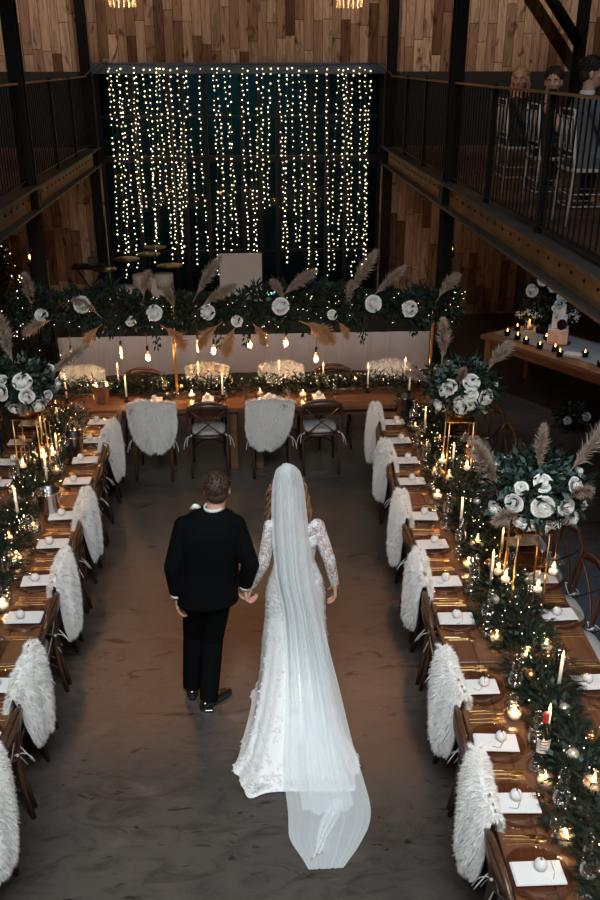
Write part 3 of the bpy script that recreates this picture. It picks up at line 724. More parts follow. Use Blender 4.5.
flower_stand('gold stand of white roses and pampas on the right row, the farther and smaller',1.79,6.80,6,.62,(.29,.27,.24),
  [(-.5,.3,2,1.1),(.1,.5,2,1.2),(.1,.1,0,1.1),(.55,-.05,2,1.2),(-.2,-.2,0,1.1),(.05,-.25,2,1.2),(-.12,-.45,2,1.1),(-.7,-.5,2,1.1),(.6,-.7,2,1.0),(-.65,.1,1,1)],
  [((-.2,-.05,.18),(-.35,-.1,1),0,.9),((.18,0,.10),(.8,-.1,.6),1,.95),((-.06,-.2,.05),(.1,-.5,.6),1,.6),((-.25,0,0),(-.9,-.3,.2),1,.8)],
  [(-.15,-.1,.14),(.06,-.13,.2),(.16,.05,.12)],'the farther right stand')
flower_stand('gold stand of white roses and pampas on the left row',LX-.04,7.14,7,.60,(.31,.28,.24),
  [(-.35,.1,2,1.3),(.25,.45,2,1.3),(.35,-.05,2,1.1),(.55,-.5,2,1.2),(-.7,-.4,0,1.2),(-.05,-.55,0,1.1),(.8,-.2,1,1.1),(-.3,.5,1,.9)],
  [((-.05,0,.14),(.15,-.05,1),0,1.0),((.2,0,.05),(1,0,.35),2,.9),((-.2,0,.1),(-.6,0,.7),1,1),((.05,-.2,-.1),(.2,-.7,-.3),1,.6)],
  [(.12,-.12,.12),(.16,.05,.17),(-.06,-.14,.2)],'the left stand')

# ------------------------------------------------------------------ floral frame over the head table
ff=thing('floral_frame','gold frame over the head table carrying a long swag of greenery, roses and pampas','floral frame',(0,HY,TZ))
for x in (-.78,2.02):
    MB().bbox(x,.0,.5,.028,.028,1.0,.004).build('pole','gold',ff)
MB().bbox(-.1,.0,.99,4.4,.028,.028,.004).build('crossbar','black',ff)
a=MB(); e=MB(); r=random.Random(77)
for k in range(6200):
    u=r.uniform(-2.45,2.3); env=.165+.05*math.sin(u*3.1)+.045*math.sin(u*7.7)+.03*math.sin(u*17+1)
    th=r.uniform(0,2*PI); q=math.sqrt(r.random()); p=V((u,math.cos(th)*.2*q,1.0+math.sin(th)*env*q+.03*math.sin(u*2.3)))
    d=V((r.uniform(-1,1),math.cos(th),math.sin(th)*1.0+r.uniform(-.6,.3))).normalized()
    if r.random()<.14: e.leaf(p,d,(0,-1,.3),r.uniform(.04,.07),r.uniform(.025,.04))
    else: a.leaf(p,d,(0,-1,.5),r.uniform(.06,.12),r.uniform(.018,.032))
for x0 in (-1.6,-.95,-.3,.62,1.25,1.8,-2.1,.0,2.1):      # trailing sprigs
    L=r.uniform(.12,.26)
    for k in range(26): 
        z=.84-L*k/26; a.leaf((x0+.03*math.sin(k),-.08,z),(r.uniform(-1,1),-.4,-.8),(0,-1,0),.055,.018)
a.build('leaves','leaf',ff); e.build('eucalyptus_leaves','euc',ff)
for k in range(98):
    ob('fairy_light',FL,ff,(r.uniform(-2.4,2.3),-.19+.04*r.random(),1.0+.19*r.uniform(-1,.9)))
for (x,z,k,s) in ((-1.68,1.1,2,1.2),(-.95,1.0,2,1.15),(-.40,1.0,2,1.1),(.36,1.05,2,1.25),(1.33,1.06,2,1.25),(-1.2,.92,1,.9),(-.1,.9,0,.9),(.9,.95,1,.9),(1.72,1.0,2,1.2),(-2.1,1.0,0,1)):
    place_mesh('rose',roses[k],ff,(x,-.20,z),(rnd.uniform(-.2,.2),-1,.25),s)
for (x,z,d,k,s) in ((-2.2,1.0,(-.3,-.3,1),0,.9),(-1.95,.95,(-.7,-.2,-.6),1,1),(-1.05,1.1,(.6,0,1),1,.9),(-.55,1.1,(.9,-.1,.7),2,1),(-.5,1.02,(1,-.1,.25),0,1),(.35,1.12,(1,-.1,.35),0,1),(.4,1.05,(-.8,0,.8),1,.8),(1.05,1.08,(.9,-.1,.8),2,1.1),(1.3,1.1,(1,0,.45),2,.9),(1.1,1.0,(.3,-.2,1),1,.8),(2.0,1.05,(.9,0,.6),1,1),(-1.5,.95,(-.8,-.2,.3),1,.9),(-.75,.98,(-.6,-.2,.9),1,.8)):
    place_mesh('pampas_plume',plumes[k],ff,(x,-.17,z),d,s*1.25,0)
for (x,z,d,s) in ((-.9,.86,(.5,-.3,-.8),1.1),(-.25,.88,(-.5,-.3,-.9),1.1),(-.1,.86,(-.2,-.3,-1),1.1),(.05,.88,(.3,-.3,-1),.9),(.55,.88,(.8,-.3,-.9),1.3),(.6,.86,(.6,-.3,-1),1),(-1.5,.88,(-.4,-.3,-.9),.9),(.95,.88,(.3,-.3,-.9),.7)):
    place_mesh('dried_palm',reeds[0],ff,(x,-.16,z),d,s*1.2,0)
# hanging bulbs
def make_pendant(tube):
    t=thing('pendant_bulb','x','hanging bulb')
    MB().tube([(0,0,.12),(0,0,.5)],.003,5).build('cord','cord',t); MB().lathe([(.001,.07),(.014,.07),(.016,.1),(.012,.125),(.001,.125)],12).build('socket','cord',t)
    if tube: MB().lathe([(.001,-.09),(.012,-.085),(.016,-.07),(.016,.05),(.012,.07)],14).build('glass_bulb','glass',t); MB().lathe([(.001,-.07),(.010,-.065),(.010,.045),(.001,.05)],8).build('filament','fil',t)
    else: 
        MB().lathe([(.001,-.055),(.02,-.05),(.034,-.03),(.038,-.008),(.030,.025),(.018,.05),(.013,.07)],16).build('glass_bulb','glass',t); MB().ell((0,0,-.005),(.021,.021,.032),n=8,m=6).build('filament','fil',t)
    plight(t,-.02,4,.03,(1,.5,.2)); return t
pend=[Proto(make_pendant(False)),Proto(make_pendant(True))]
for i,(x,z,k) in enumerate(((-1.88,.62,0),(-1.35,.66,1),(-1.7,.78,0),(-1.07,.60,0),(-.53,.72,1),(-.36,.66,0),(.03,.72,0),(.2,.76,1),(.42,.73,0),(.75,.55,0))):
    pend[k].put((x,HY-.02,TZ+z-.13),0,('glowing round filament bulb' if k==0 else 'glowing tubular filament bulb')+' hanging from the floral frame, '+LR[i],'hanging filament bulbs')

# ------------------------------------------------------------------ people
def hand(mb,w,d,n,s,curl=.5,sc=1.0):
    """w wrist, d towards finger tips, n palm normal (fingers curl towards it), s towards the thumb"""
    w=V(w); d=V(d).normalized(); s=(V(s)-d*V(s).dot(d)).normalized(); n=V(n); n=(n-d*n.dot(d)-s*n.dot(s)).normalized()
    mb.cap(w-d*.02,.024*sc,w+d*.02,.024*sc)
    for q in (-1,-.33,.33,1): mb.cap(w+d*.015+s*q*.014*sc,.014*sc,w+d*.085*sc+s*q*.027*sc,.012*sc,8)
    for q,L in ((-1,.062),(-.33,.076),(.33,.082),(1,.072)):
        p=w+d*.088*sc+s*q*.028*sc; a=0
        for seg,(f,r_) in enumerate(((.42,.0092),(.33,.0085),(.25,.0076))):
            a+=curl*(.8,1.1,.8)[seg]; dd=d*math.cos(a)+n*math.sin(a); p2=p+dd*L*f*1.25*sc; mb.cap(p,r_*sc,p2,r_*.93*sc,8); p=p2
    p=w+d*.02+s*.024*sc; dd=(s*.75+d*.7+n*.3).normalized(); p2=p+dd*.04*sc; mb.cap(p,.013*sc,p2,.011*sc,8)
    dd=(s*.25+d*.9+n*.5).normalized(); p3=p2+dd*.032*sc; mb.cap(p2,.0108*sc,p3,.0095*sc,8); p4=p3+(dd+n*.4).normalized()*.024*sc; mb.cap(p3,.0095*sc,p4,.0082*sc,8)
def head(mb,c,rz,pitch=0,sc=1):
    """head centre c; local +Y is the face"""
    rot=Matrix.Rotation(rz,3,'Z')@Matrix.Rotation(pitch,3,'X'); T=lambda p:V(c)+rot@(V(p)*sc)
    e=lambda p,r: mb.ell(T(p),tuple(x*sc for x in r),n=16,m=12,rot=rot)
    e((0,-.012,.03),(.076,.094,.086)); e((0,.012,-.03),(.062,.075,.078)); e((0,.035,-.075),(.038,.042,.032)); e((0,-.01,-.06),(.055,.06,.05))
    mb.cap(T((0,.083,.005)),.009*sc,T((0,.104,-.028)),.012*sc,8); e((.013,.09,-.032),(.008,.01,.007)); e((-.013,.09,-.032),(.008,.01,.007))
    e((0,.078,-.056),(.024,.014,.010)); e((0,.07,.022),(.045,.02,.012))
    for s in (-1,1): e((s*.078,-.008,-.012),(.009,.019,.032)); e((s*.045,.055,-.022),(.022,.022,.02))
    return T,rot
def face(T,rot,parent,sc=1,lip='lip'):
    a=MB(); b=MB(); c=MB(); d=MB()
    for s in (-1,1):
        a.ell(T((s*.031,.0745,.0)),(.0125*sc,.009*sc,.006*sc),n=10,m=6,rot=rot); b.ell(T((s*.031,.0835,.0)),(.0055*sc,.004*sc,.0055*sc),n=8,m=5,rot=rot)
        c.tube([T((s*.014,.087,.018)),T((s*.032,.086,.025)),T((s*.050,.074,.018))],[.0035*sc,.004*sc,.002*sc],6)
    d.ell(T((0,.090,-.0515)),(.021*sc,.006*sc,.0045*sc),n=10,m=5,rot=rot); d.ell(T((0,.089,-.059)),(.018*sc,.006*sc,.005*sc),n=10,m=5,rot=rot)
    a.build('eyes','eye',parent); b.build('irises','iris',parent); c.build('eyebrows','brow',parent); d.build('lips',lip,parent)
def hair_cap(T,rot,parent,m,sc=1,low=-.02,seed=1,long=False):
    b=MB(); r=random.Random(seed)
    b.ell(T((0,-.02,.043)),(.083*sc,.096*sc,.085*sc),n=18,m=12,rot=rot); b.ell(T((0,-.05,.0)),(.074*sc,.062*sc,.07*sc),n=14,m=10,rot=rot)
    for k in range(420):
        th=r.uniform(0,2*PI); cz=r.uniform(-.1,1); s_=math.sqrt(1-cz*cz); dd=V((s_*math.cos(th),s_*math.sin(th),cz))
        if dd.y>.55 and dd.z<.6: continue
        p=T(V((dd.x*.081,-.02+dd.y*.094,.042+dd.z*.083))); tg=rot@V((dd.x*.3,-.5*(1-cz),cz*.2+.1)); b.strip(p,(rot@dd*.15+tg).normalized(),.022,.003)
    return b
def torso(mb,rings,n=20):
    rs=[]
    for (cx,cy,z,a,b) in rings:
        rs.append([(cx+a*(abs(math.cos(t))**.85)*(1 if math.cos(t)>0 else -1),cy+b*(abs(math.sin(t))**.9)*(1 if math.sin(t)>0 else -1),z) for t in [2*PI*k/n for k in range(n)]])
    mb.rings(rs)
# --- groom (world metres; origin of the Empty on the floor)
g=thing('person','man in a black suit with a white buttonhole walking away, holding the woman\'s hand','person',(-.36,4.97,0))
GX,GY=-.36,4.97
def gl(x,y,z): return V((x-GX,y-GY,z))
HD=gl(-.212,5.0,1.665)
sk=MB(); T,rot=head(sk,HD,-.10,.12)
sk.cap(HD+V((0,-.01,-.06)),.057,gl(-.235,4.955,1.50),.062)
LS,RS=gl(-.43,4.95,1.435),gl(-.105,4.95,1.435)
LE,RE=gl(-.515,4.90,1.16),gl(-.015,4.90,1.16)
LW,RW=gl(-.505,4.93,.92),gl(-.055,4.97,.945)
torso(sk,[(gl(-.31,0,0).x,-.01,.88,.15,.10),(gl(-.29,0,0).x,-.01,1.0,.16,.11),(gl(-.28,0,0).x,-.01,1.2,.155,.11),(gl(-.265,0,0).x,-.02,1.38,.18,.11),(gl(-.255,0,0).x,-.02,1.48,.12,.08)])
for S_,E_,W_ in ((LS,LE,LW),(RS,RE,RW)): sk.cap(S_,.055,E_,.042); sk.cap(E_,.042,W_,.028)
LH,RH=gl(-.37,4.98,.90),gl(-.24,4.97,.90); LK,RK=gl(-.42,5.10,.50),gl(-.29,5.04,.50); LA,RA=gl(-.455,5.06,.09),gl(-.33,4.92,.09)
for H_,K_,A_ in ((LH,LK,LA),(RH,RK,RA)): sk.cap(H_,.085,K_,.055); sk.cap(K_,.055,A_,.035); sk.cap(A_,.035,A_+V((0,.12,-.05)),.03)
hand(sk,LW,(.03,.05,-1),(1,0,0),(0,1,0),.35); hand(sk,RW,(.10,.0,-1),(1,.1,.1),(0,1,-.1),1.0)
body=remesh(sk,'body','skin',.0055,g,2)
hb=hair_cap(T,rot,g,'hair'); hb.build('hair','hair',g)
jk=MB(); X=lambda v:gl(v,0,0).x
torso(jk,[(X(-.31),.0,.86,.215,.155),(X(-.31),0,.9,.21,.15),(X(-.30),0,1.02,.20,.145),(X(-.285),-.005,1.14,.195,.14),(X(-.275),-.01,1.28,.212,.15),(X(-.268),-.02,1.39,.215,.142),(X(-.262),-.02,1.46,.20,.118),(X(-.256),-.02,1.515,.14,.088),(X(-.25),-.015,1.55,.068,.066)],24)
for S_,E_,W_ in ((LS,LE,LW),(RS,RE,RW)):
    jk.cap(S_+V((0,0,-.005)),.070,E_,.060); jk.tube([E_,W_+(E_-W_)*.10],[.060,.047],14); jk.ell(E_,.060)
remesh(jk,'jacket','suit',.009,g,4)
jl=MB(); jl.tube([gl(-.262,4.80,.81),gl(-.262,4.805,1.05)],.0025,4)
tr=MB(); tr.ell(gl(-.31,4.97,.88),(.17,.12,.12))
for H_,K_,A_ in ((LH,LK,LA),(RH,RK,RA)): tr.cap(H_,.105,K_,.078); tr.tube([K_,A_+V((0,0,-.03))],[.078,.066],14); tr.ell(K_,.078)
remesh(tr,'trousers','suit',.010,g,3)
MB().lathe([(.061,0),(.063,.008),(.061,.022),(.055,.022),(.057,0)],20,gl(-.240,4.958,1.545)).build('shirt_collar','white',g)
for W_,E_ in ((LW,LE),(RW,RE)): MB().tube([W_+(E_-W_)*.11,W_+(E_-W_)*.0],[.044,.040],14).build('shirt_cuff','white',g)
def shoe(A_,yaw,heel=0):
    b=MB(); rs=[]; q=Matrix.Rotation(yaw,3,'Z')
    for (y,w_,h) in ((-.075,.02,.05),(-.065,.034,.075),(-.03,.04,.085),(.03,.040,.075),(.08,.046,.055),(.14,.05,.045),(.19,.040,.038),(.215,.018,.028)):
        rs.append([V((A_.x,A_.y,0))+q@V((w_*math.cos(t),y,max(.004,h*.5+h*.5*math.sin(t)))) for t in [2*PI*k/14 for k in range(14)]])
    b.rings(rs); b.bbox(A_.x,A_.y-.04,.012,.06,.06,.022); b.build('shoe','shoe',g)
shoe(LA,.05); shoe(RA,-.75)
bo=ob('buttonhole_rose',roses[1],g,gl(-.355,4.985,1.535)); orient(bo,(-.1,.5,.9)); bo.scale=(.7,)*3

# --- bride
B=thing('person','woman in a white lace gown with long veil and train, walking away hand in hand','person',(.27,5.0,0))
def bl(x,y,z): return V((x-.27,y-5.0,z))
HB=bl(.236,5.03,1.685)
sk=MB(); T,rot=head(sk,HB,.05,.1,.95)
sk.cap(HB+V((0,-.01,-.06)),.048,bl(.26,4.98,1.45),.052)
LS,RS=bl(.125,4.97,1.40),bl(.425,4.97,1.39); LE,RE=bl(.07,4.93,1.14),bl(.505,4.93,1.15); LW,RW=bl(-.01,4.985,.945),bl(.545,4.96,.95)
torso(sk,[(bl(.285,0,0).x,0,.85,.17,.11),(bl(.285,0,0).x,0,.98,.165,.11),(bl(.28,0,0).x,0,1.14,.115,.085),(bl(.275,0,0).x,-.01,1.30,.135,.095),(bl(.275,0,0).x,-.015,1.38,.15,.09),(bl(.27,0,0).x,-.02,1.45,.08,.065)])
for S_,E_,W_ in ((LS,LE,LW),(RS,RE,RW)): sk.cap(S_,.046,E_,.036); sk.cap(E_,.036,W_,.024)
for sx in (.21,.36): sk.cap(bl(sx,5.0,.85),.085,bl(sx,5.03,.48),.055); sk.cap(bl(sx,5.03,.48),.05,bl(sx,5.0,.08),.032); sk.cap(bl(sx,5.0,.07),.03,bl(sx,5.12,.03),.026)
hand(sk,LW,(-.30,.03,-.95),(-1,.1,-.3),(0,1,0),.9,.9); hand(sk,RW,(.05,.06,-1),(-1,0,0),(0,1,0),.4,.92)
remesh(sk,'body','skin',.0055,B,2)
# long waves either side of the neck
hm=hair_cap(T,rot,B,'hairb',.95,long=True); r=random.Random(4)
for k in range(46):
    s=-1 if k%2 else 1; a0=r.uniform(0,1); p0=HB+V((s*(.055+.03*r.random()),-.05+.09*a0,.02-.05*r.random())); pts=[]; ph=r.uniform(0,6); am=r.uniform(.008,.016); L=r.uniform(.26,.40)
    for i in range(12):
        u=i/11; pts.append(p0+V((s*(.045*math.sin(u*PI*.7)+.012)+am*math.sin(u*13+ph),-.035*u-.02*a0+am*math.cos(u*13+ph),-L*u)))
    hm.tube(pts,[.011*(1-.6*i/11) for i in range(12)],6)
hm.build('hair','hairb',B)
# sheer lace sleeves and shoulders
sl=MB()
for S_,E_,W_ in ((LS,LE,LW),(RS,RE,RW)): sl.cap(S_,.050,E_,.041); sl.cap(E_,.041,W_+(E_-W_)*.06,.032)
for S_ in (LS,RS): sl.cap(S_,.05,S_+V(((.27-.27)-S_.x)*.35+0 if 0 else V(((-S_.x)*.35,-.02,.02))),.05) if 0 else sl.cap(S_,.046,S_+V((-S_.x*.38,-.03,-.01)),.046)
remesh(sl,'lace_sleeves','sheer',.008,B,3)
bd_=MB(); torso(bd_,[(bl(.285,0,0).x,0,.86,.185,.125),(bl(.285,0,0).x,0,.98,.18,.12),(bl(.282,0,0).x,0,1.13,.128,.097),(bl(.278,0,0).x,-.005,1.26,.150,.108),(bl(.275,0,0).x,-.01,1.34,.162,.108)],24)
for sx in (-1,1): bd_.cap(bl(.275+sx*.11,4.94,1.29),.044,bl(.275+sx*.115,4.96,1.37),.036)
remesh(bd_,'bodice','lace',.009,B,3)
# skirt with train: rings of the cloth from hips to floor, sweeping back towards the camera
def skirt_ring(z,cx,cy,a,bk,fr,n=72,amp=0,fold=9,ph=0):
    out=[]
    for k in range(n):
        t=2*PI*k/n; c_,s_=math.cos(t),math.sin(t); q=1+amp*math.sin(fold*t+ph)+amp*.6*math.sin(fold*1.9*t+1.3)
        sq=max(0,min(1,(.5-z)/.45)); ex=.9-.55*sq if s_<0 else .9
        yy=fr*s_*q if s_>0 else -bk*q*abs(s_)**(1-.5*sq); nar=1-.36*sq*(1-min(1,max(0,-yy)/max(bk,.01)))
        out.append(V((cx+a*q*nar*(abs(c_)**ex)*(1 if c_>0 else -1),cy+yy,z)))
    return out
sp=[(1.06,.283,5.0,.140,.100,.100,0),(.98,.285,5.0,.172,.118,.115,0),(.86,.285,5.0,.192,.14,.13,.003),(.70,.283,5.0,.198,.165,.14,.008),(.52,.28,4.99,.215,.24,.17,.015),(.36,.275,4.98,.25,.36,.22,.022),(.22,.268,4.96,.29,.53,.27,.026),(.12,.262,4.95,.335,.69,.31,.028),(.055,.258,4.94,.375,.82,.34,.03),(.018,.255,4.94,.425,.85,.36,.03),(.006,.255,4.94,.44,.875,.365,.03)]
rs=[[p-V((.27,5.0,0)) for p in skirt_ring(z,cx,cy,a,b_,f_,amp=am)] for (z,cx,cy,a,b_,f_,am) in sp]
# pull the two rear corners of the train out
for i,ring in enumerate(rs):
    k_=(i/10)**2.2
    for p in ring:
        if p.y<-.25 and k_>.1:
            p.x*=1+.04*k_*min(1,(-p.y-.25)/.5)
skm=MB(); skm.rings(rs,0,False,True); sk_=skm.build('skirt','satin',B)
sd=sk_.modifiers.new('sub','SUBSURF'); sd.levels=1; sd.render_levels=2
so=sk_.modifiers.new('sol','SOLIDIFY'); so.thickness=.006
# raised lace appliqués: scattered leaf and blossom motifs on the skirt
ap=MB(); r=random.Random(12)
def surf(i,f,k,g_): 
    n=72; a=rs[i][k%n].lerp(rs[i][(k+1)%n],g_); b=rs[i+1][k%n].lerp(rs[i+1][(k+1)%n],g_); return a.lerp(b,f)
for q in range(2100):
    u=r.random()
    if u<.5: i=r.choice((6,7,8,9,8,9)); 
    else: i=r.choice((1,1,2,2,3,4,5))
    k=r.randrange(72); 
    if i in(3,4,5) and not (26<k<50) and r.random()<.6: continue
    f_,g_=r.random(),r.random(); p=surf(i,f_,k,g_); p2=surf(i,min(1,f_+.05),k,g_); pk=surf(i,f_,k+1,g_)
    if i==9 and f_>.25: continue
    n=(pk-p).cross(p2-p); n.normalize()
    c0=V((0,-.1,p.z)); 
    if n.dot(p-V((0.0,-.1 if p.z>.5 else -.3,p.z-.2)))<0: n=-n
    dn=(p2-p).normalized(); sd_=dn.cross(n)
    ang=r.uniform(0,2*PI)
    for w_ in range(r.choice((1,2,3,5))):
        a_=ang+w_*1.2; d_=dn*math.cos(a_)+sd_*math.sin(a_)+n*.12; ap.leaf(p+n*.006,d_,n,r.uniform(.022,.042),r.uniform(.012,.02),0,.1)
ap.build('lace_applique','white',B)
# veil
rows=[(1.812,.236,5.035,.03,0),(1.838,.236,4.985,.062,.003),(1.822,.236,4.935,.082,.005),(1.765,.236,4.90,.098,.009),(1.62,.236,4.87,.108,.015),(1.45,.242,4.845,.118,.018),(1.25,.255,4.82,.122,.02),(1.05,.272,4.80,.125,.02),(.88,.312,4.79,.120,.022),(.68,.335,4.765,.135,.024),(.50,.355,4.70,.155,.024),(.35,.375,4.58,.18,.02),(.235,.385,4.41,.20,.018),(.15,.385,4.26,.225,.016),(.085,.40,4.10,.245,.014),(.05,.42,3.96,.25,.012),(.03,.425,3.86,.25,.012),(.016,.41,3.79,.24,.010),(.012,.39,3.72,.222,.008),(.010,.385,3.62,.165,.006),(.009,.375,3.56,.125,.005),(.009,.367,3.51,.10,.004)]
vm=MB(); rr=[]
nv=49
for i,(z,cx,cy,hw,am) in enumerate(rows):
    row=[]
    for j in range(nv):
        v=-1+2*j/(nv-1); 
        wob=am*.75*math.sin(v*13+.14*i)+am*.35*math.sin(v*29+1+.1*i)+am*.5*math.sin(v*5+i*.3)
        wrap=.055*v*v if i<10 else .02*v*v
        if z>.2: row.append(V((cx-.27+hw*v,cy-5.0+wrap+wob*.9,z-(.05*v*v if i<4 else 0))))
        else:
            ang_=.03*math.sin(v*3+i); row.append(V((cx-.27+hw*v,cy-5.0+(.0 if i>16 else .02*v*v),z+abs(wob)*1.2)))
    rr.append(row)
vm.rings(rr,0,False,True,False)
ve=vm.build('veil','veil',B); m_=ve.modifiers.new('sub','SUBSURF'); m_.levels=1; m_.render_levels=2
# inner gathered layer of the veil, lying folded at its end
v2=MB(); rr=[]
for i,(z,cx,cy,hw,am) in enumerate(rows[:17]):
    rr.append([V((cx-.27-.01+hw*.62*v,cy-5.0+.012+.05*v*v+am*1.1*math.sin(v*11+i*.2),z-.004*(i<4)-(.05*v*v if i<4 else 0)+(abs(am*math.sin(v*14+i*.5)) if i>12 else 0))) for v in [-1+2*j/32 for j in range(33)]])
v2.rings(rr,0,False,True,False); vo=v2.build('veil_layer','veil',B)
fo=MB(); rr=[]
for i in range(12):
    u=i/11; cx=.47-.15*u; cy=3.98-.40*u; hw=.05+.015*math.sin(u*6)
    rr.append([V((cx-.27+hw*v,cy-5.0+.03*v,.022+.022*(1-v*v)+.010*math.sin(v*9+u*8))) for v in [-1+2*j/20 for j in range(21)]])
fo.rings(rr,0,False,True,False); fo.build('veil_fold','veil',B)
MB().ell(HB+V((0,-.05,.085)),(.035,.012,.012)).build('hair_comb','silver',B)

# --- seated guests on the right mezzanine
def chiavari():
    t=thing('chiavari_chair','x','chair')      # faces +Y
    MB().bbox(0,0,.45,.40,.40,.03,.008).build('seat','chiavari',t)
    for sx in (-1,1):
        MB().tube([(sx*.17,.17,0),(sx*.18,.18,.45)],.013,8).build('leg','chiavari',t)
        MB().tube([(sx*.17,-.20,0),(sx*.18,-.18,.45),(sx*.175,-.23,.92)],.013,8).build('back_post','chiavari',t)
    for z in (.55,.60,.86,.92): MB().tube([(-.175,-.19-(z-.45)*.1,z),(.175,-.19-(z-.45)*.1,z)],.008,6).build('back_rung','chiavari',t)
    for k in range(5): MB().tube([(-.11+.055*k,-.205,.60),(-.11+.055*k,-.23,.86)],.006,6).build('spindle','chiavari',t)
    for z in (.16,.26): MB().tube([(-.17,.17,z),(.17,.17,z),(.17,-.19,z),(-.17,-.19,z),(-.17,.17,z)],.007,6).build('stretcher','chiavari',t)
    return t
chi=Proto(chiavari()); chi.o['category']='chair'
FR=-PI/2          # faces +X
def seated(name_label,x,y,clothes,hairm,head_rz,female,long,loc_label,turn=-.3):
    y-=.10; x+=.07
    chi.put((x,y,MZ),FR,'pale limewashed banqueting chair behind the mezzanine railing, '+loc_label,'mezzanine chairs')
    g=thing('person',name_label,'person',(x,y,MZ),FR+turn)
    k=.93 if female else 1.0
    H=V((0,-.06,1.155*k+.03)); sk=MB(); T,rot=head(sk,H,head_rz,.0,.96 if female else 1.0)
    sk.cap(H+V((0,-.01,-.06)),.05,V((0,-.09,.98*k)),.055)
    sh=.155 if female else .19
    parts=lambda mb,e,slv: (torso(mb,[(0,-.02,.46,.17+e,.14+e),(0,-.05,.60,.145+e,.11+e),(0,-.07,.75,.14+e,.105+e),(0,-.08,.90*k+.02,sh+.0+e,.11+e),(0,-.085,1.0*k,sh*.75+e,.08+e)]),
      [ (mb.cap((s*.09,-.02,.55),.085+e,(s*.11,.36,.53),.06+e),mb.cap((s*.11,.36,.53),.058+e,(s*.11,.34,.10),.038+e)) for s in (-1,1)],
      [ (mb.cap((s*(sh+.01),-.08,.95*k),.05+e,(s*(sh+.05),.03,.72),.042+e),mb.cap((s*(sh+.05),.03,.72),.040+e,(s*.10,.24,.65),.028+e)) for s in (-1,1) if slv])
    parts(sk,0,True)
    for s in (-1,1): hand(sk,(s*.10,.24,.65),(-s*.2,1,-.1),(0,0,-1),(-s,0,0),.3,.95); sk.cap((s*.11,.34,.10),.036,(s*.11,.46,.04),.028)
    remesh(sk,'body','skin',.008,g,2); face(T,rot,g)
    cl=MB(); parts(cl,.014,not female or clothes=='sleeved'); 
    remesh(cl,'suit' if not female else 'dress',('gsuit' if not female else 'bdress'),.011,g,3)
    hb=hair_cap(T,rot,g,hairm,.96 if female else 1)
    if long:
        r=random.Random(int(y*10))
        for q in range(34):
            s=-1 if q%2 else 1; p0=T((s*(.062+.02*r.random()),-.05+.07*r.random(),.03)); hb.tube([p0+rot@V((s*.012*math.sin(u*2.5)+.006*math.sin(u*11+q),-.02*u,-.20*u)) for u in [i/7 for i in range(8)]],[.013*(1-.5*i/7) for i in range(8)],6)
    elif female: hb.ell(T((0,-.115,.01)),(.035*1,.035,.035))
    hb.build('hair',hairm,g)
    if not female: MB().lathe([(.06,0),(.063,.01),(.058,.035),(.054,.035)],18,(0,-.085,1.025*k)).build('shirt_collar','white',g)
    return g
seated('seated woman with long blonde hair in black, leftmost guest behind the railing',2.85,9.65,'sleeved','blond',-1.75,True,True,'leftmost')
seated('seated woman with tied dark hair in a sleeveless black dress, behind the railing',2.83,8.55,'bare','dhair',-1.75,True,False,'the middle one')
seated('seated man with short dark hair in a grey suit, rightmost guest on the mezzanine',2.83,7.62,'suit','dhair',-.35,False,False,'rightmost',0)

# ------------------------------------------------------------------ cake table corner
ang=math.atan2(-1.33,.80)        # direction of the front edge
ct=thing('cake_table','wooden table in the right corner holding the cake and many candles','table',(4.15,10.45,0),ang)
# local X along the front edge, local +Y away from the aisle
cl_,cw_=2.9,1.0
MB().bbox(.25,.05,.745,cl_,cw_,.05).build('tabletop','cwood',ct)
MB().box(-1.1,1.6,-.38,-.35,.60,.72).build('apron','cwood',ct)
for a in (-1.1,1.55):
    for b in (-.36,.46): MB().bbox(a,b,.36,.09,.09,.72).build('leg','cwood',ct)
rn=MB().bbox(.25,.12,.7725,cl_-.1,.72,.004,.001).build('table_runner','white'); rn.matrix_world=Matrix.Translation((4.15,10.45,0))@Matrix.Rotation(ang,4,'Z'); tag(rn,'pale cloth runner spread on the cake table','cloth')
M['grey_cloth']=mat('grey_blue_cloth',(.30,.35,.37),.85); rn.data.materials[0]=M['grey_cloth']
def ctp(a,b,z=.775): 
    return (4.15+a*math.cos(ang)-b*math.sin(ang),10.45+a*math.sin(ang)+b*math.cos(ang),z)
ck=thing('wedding_cake','white three-tier square wedding cake topped with flowers','cake',ctp(-.36,.10),R(-20)); ck.scale=(.88,.88,.94)
MB().lathe([(.001,0),(.2,0),(.2,.012),(.001,.012)],28).build('cake_stand','gold',ck)
for n_,(s_,z0,h_) in enumerate(((.29,.012,.21),(.215,.222,.17),(.15,.392,.15))):
    MB().bbox(0,0,z0+h_/2,s_,s_,h_,.012).build('tier','cake',ck)
MB().bbox(-.0,-.1465,.115,.27,.004,.19,.001).build('copper_panel','copper',ck)
fm=MB(); r=random.Random(2)
for k in range(60): fm.leaf((r.uniform(-.08,.02),-.08+r.uniform(-.02,.05),.5+r.uniform(0,.07)),(r.uniform(-1,1),r.uniform(-1,.3),r.uniform(0,1)),(0,0,1),.05,.02)
fm.build('leaves','euc',ck)
for p,s in (((-.05,-.05,.55),.8),((-.085,-.08,.50),.7),((-.02,-.085,.53),.6),((-.06,-.10,.46),.6),((-.05,-.1,.40),.7)): place_mesh('flower',roses[0],ck,p,(0,-1,.5),s)
pf=MB(); pf.ell((.0,0,0),.045); fl=rose_mesh(9,.06,'dred'); place_mesh('dark_flower',fl,ck,(.04,-.13,.29),(0,-1,.2),.9)
def make_dark():
    t=thing('dark_votive','x','candle'); MB().lathe([(.001,0),(.038,0),(.044,.07),(.040,.07),(.036,.05),(.001,.05)],14).build('dark_cup','black',t); flame(t,.05); plight(t,.10,.10); return t
dv=Proto(make_dark())
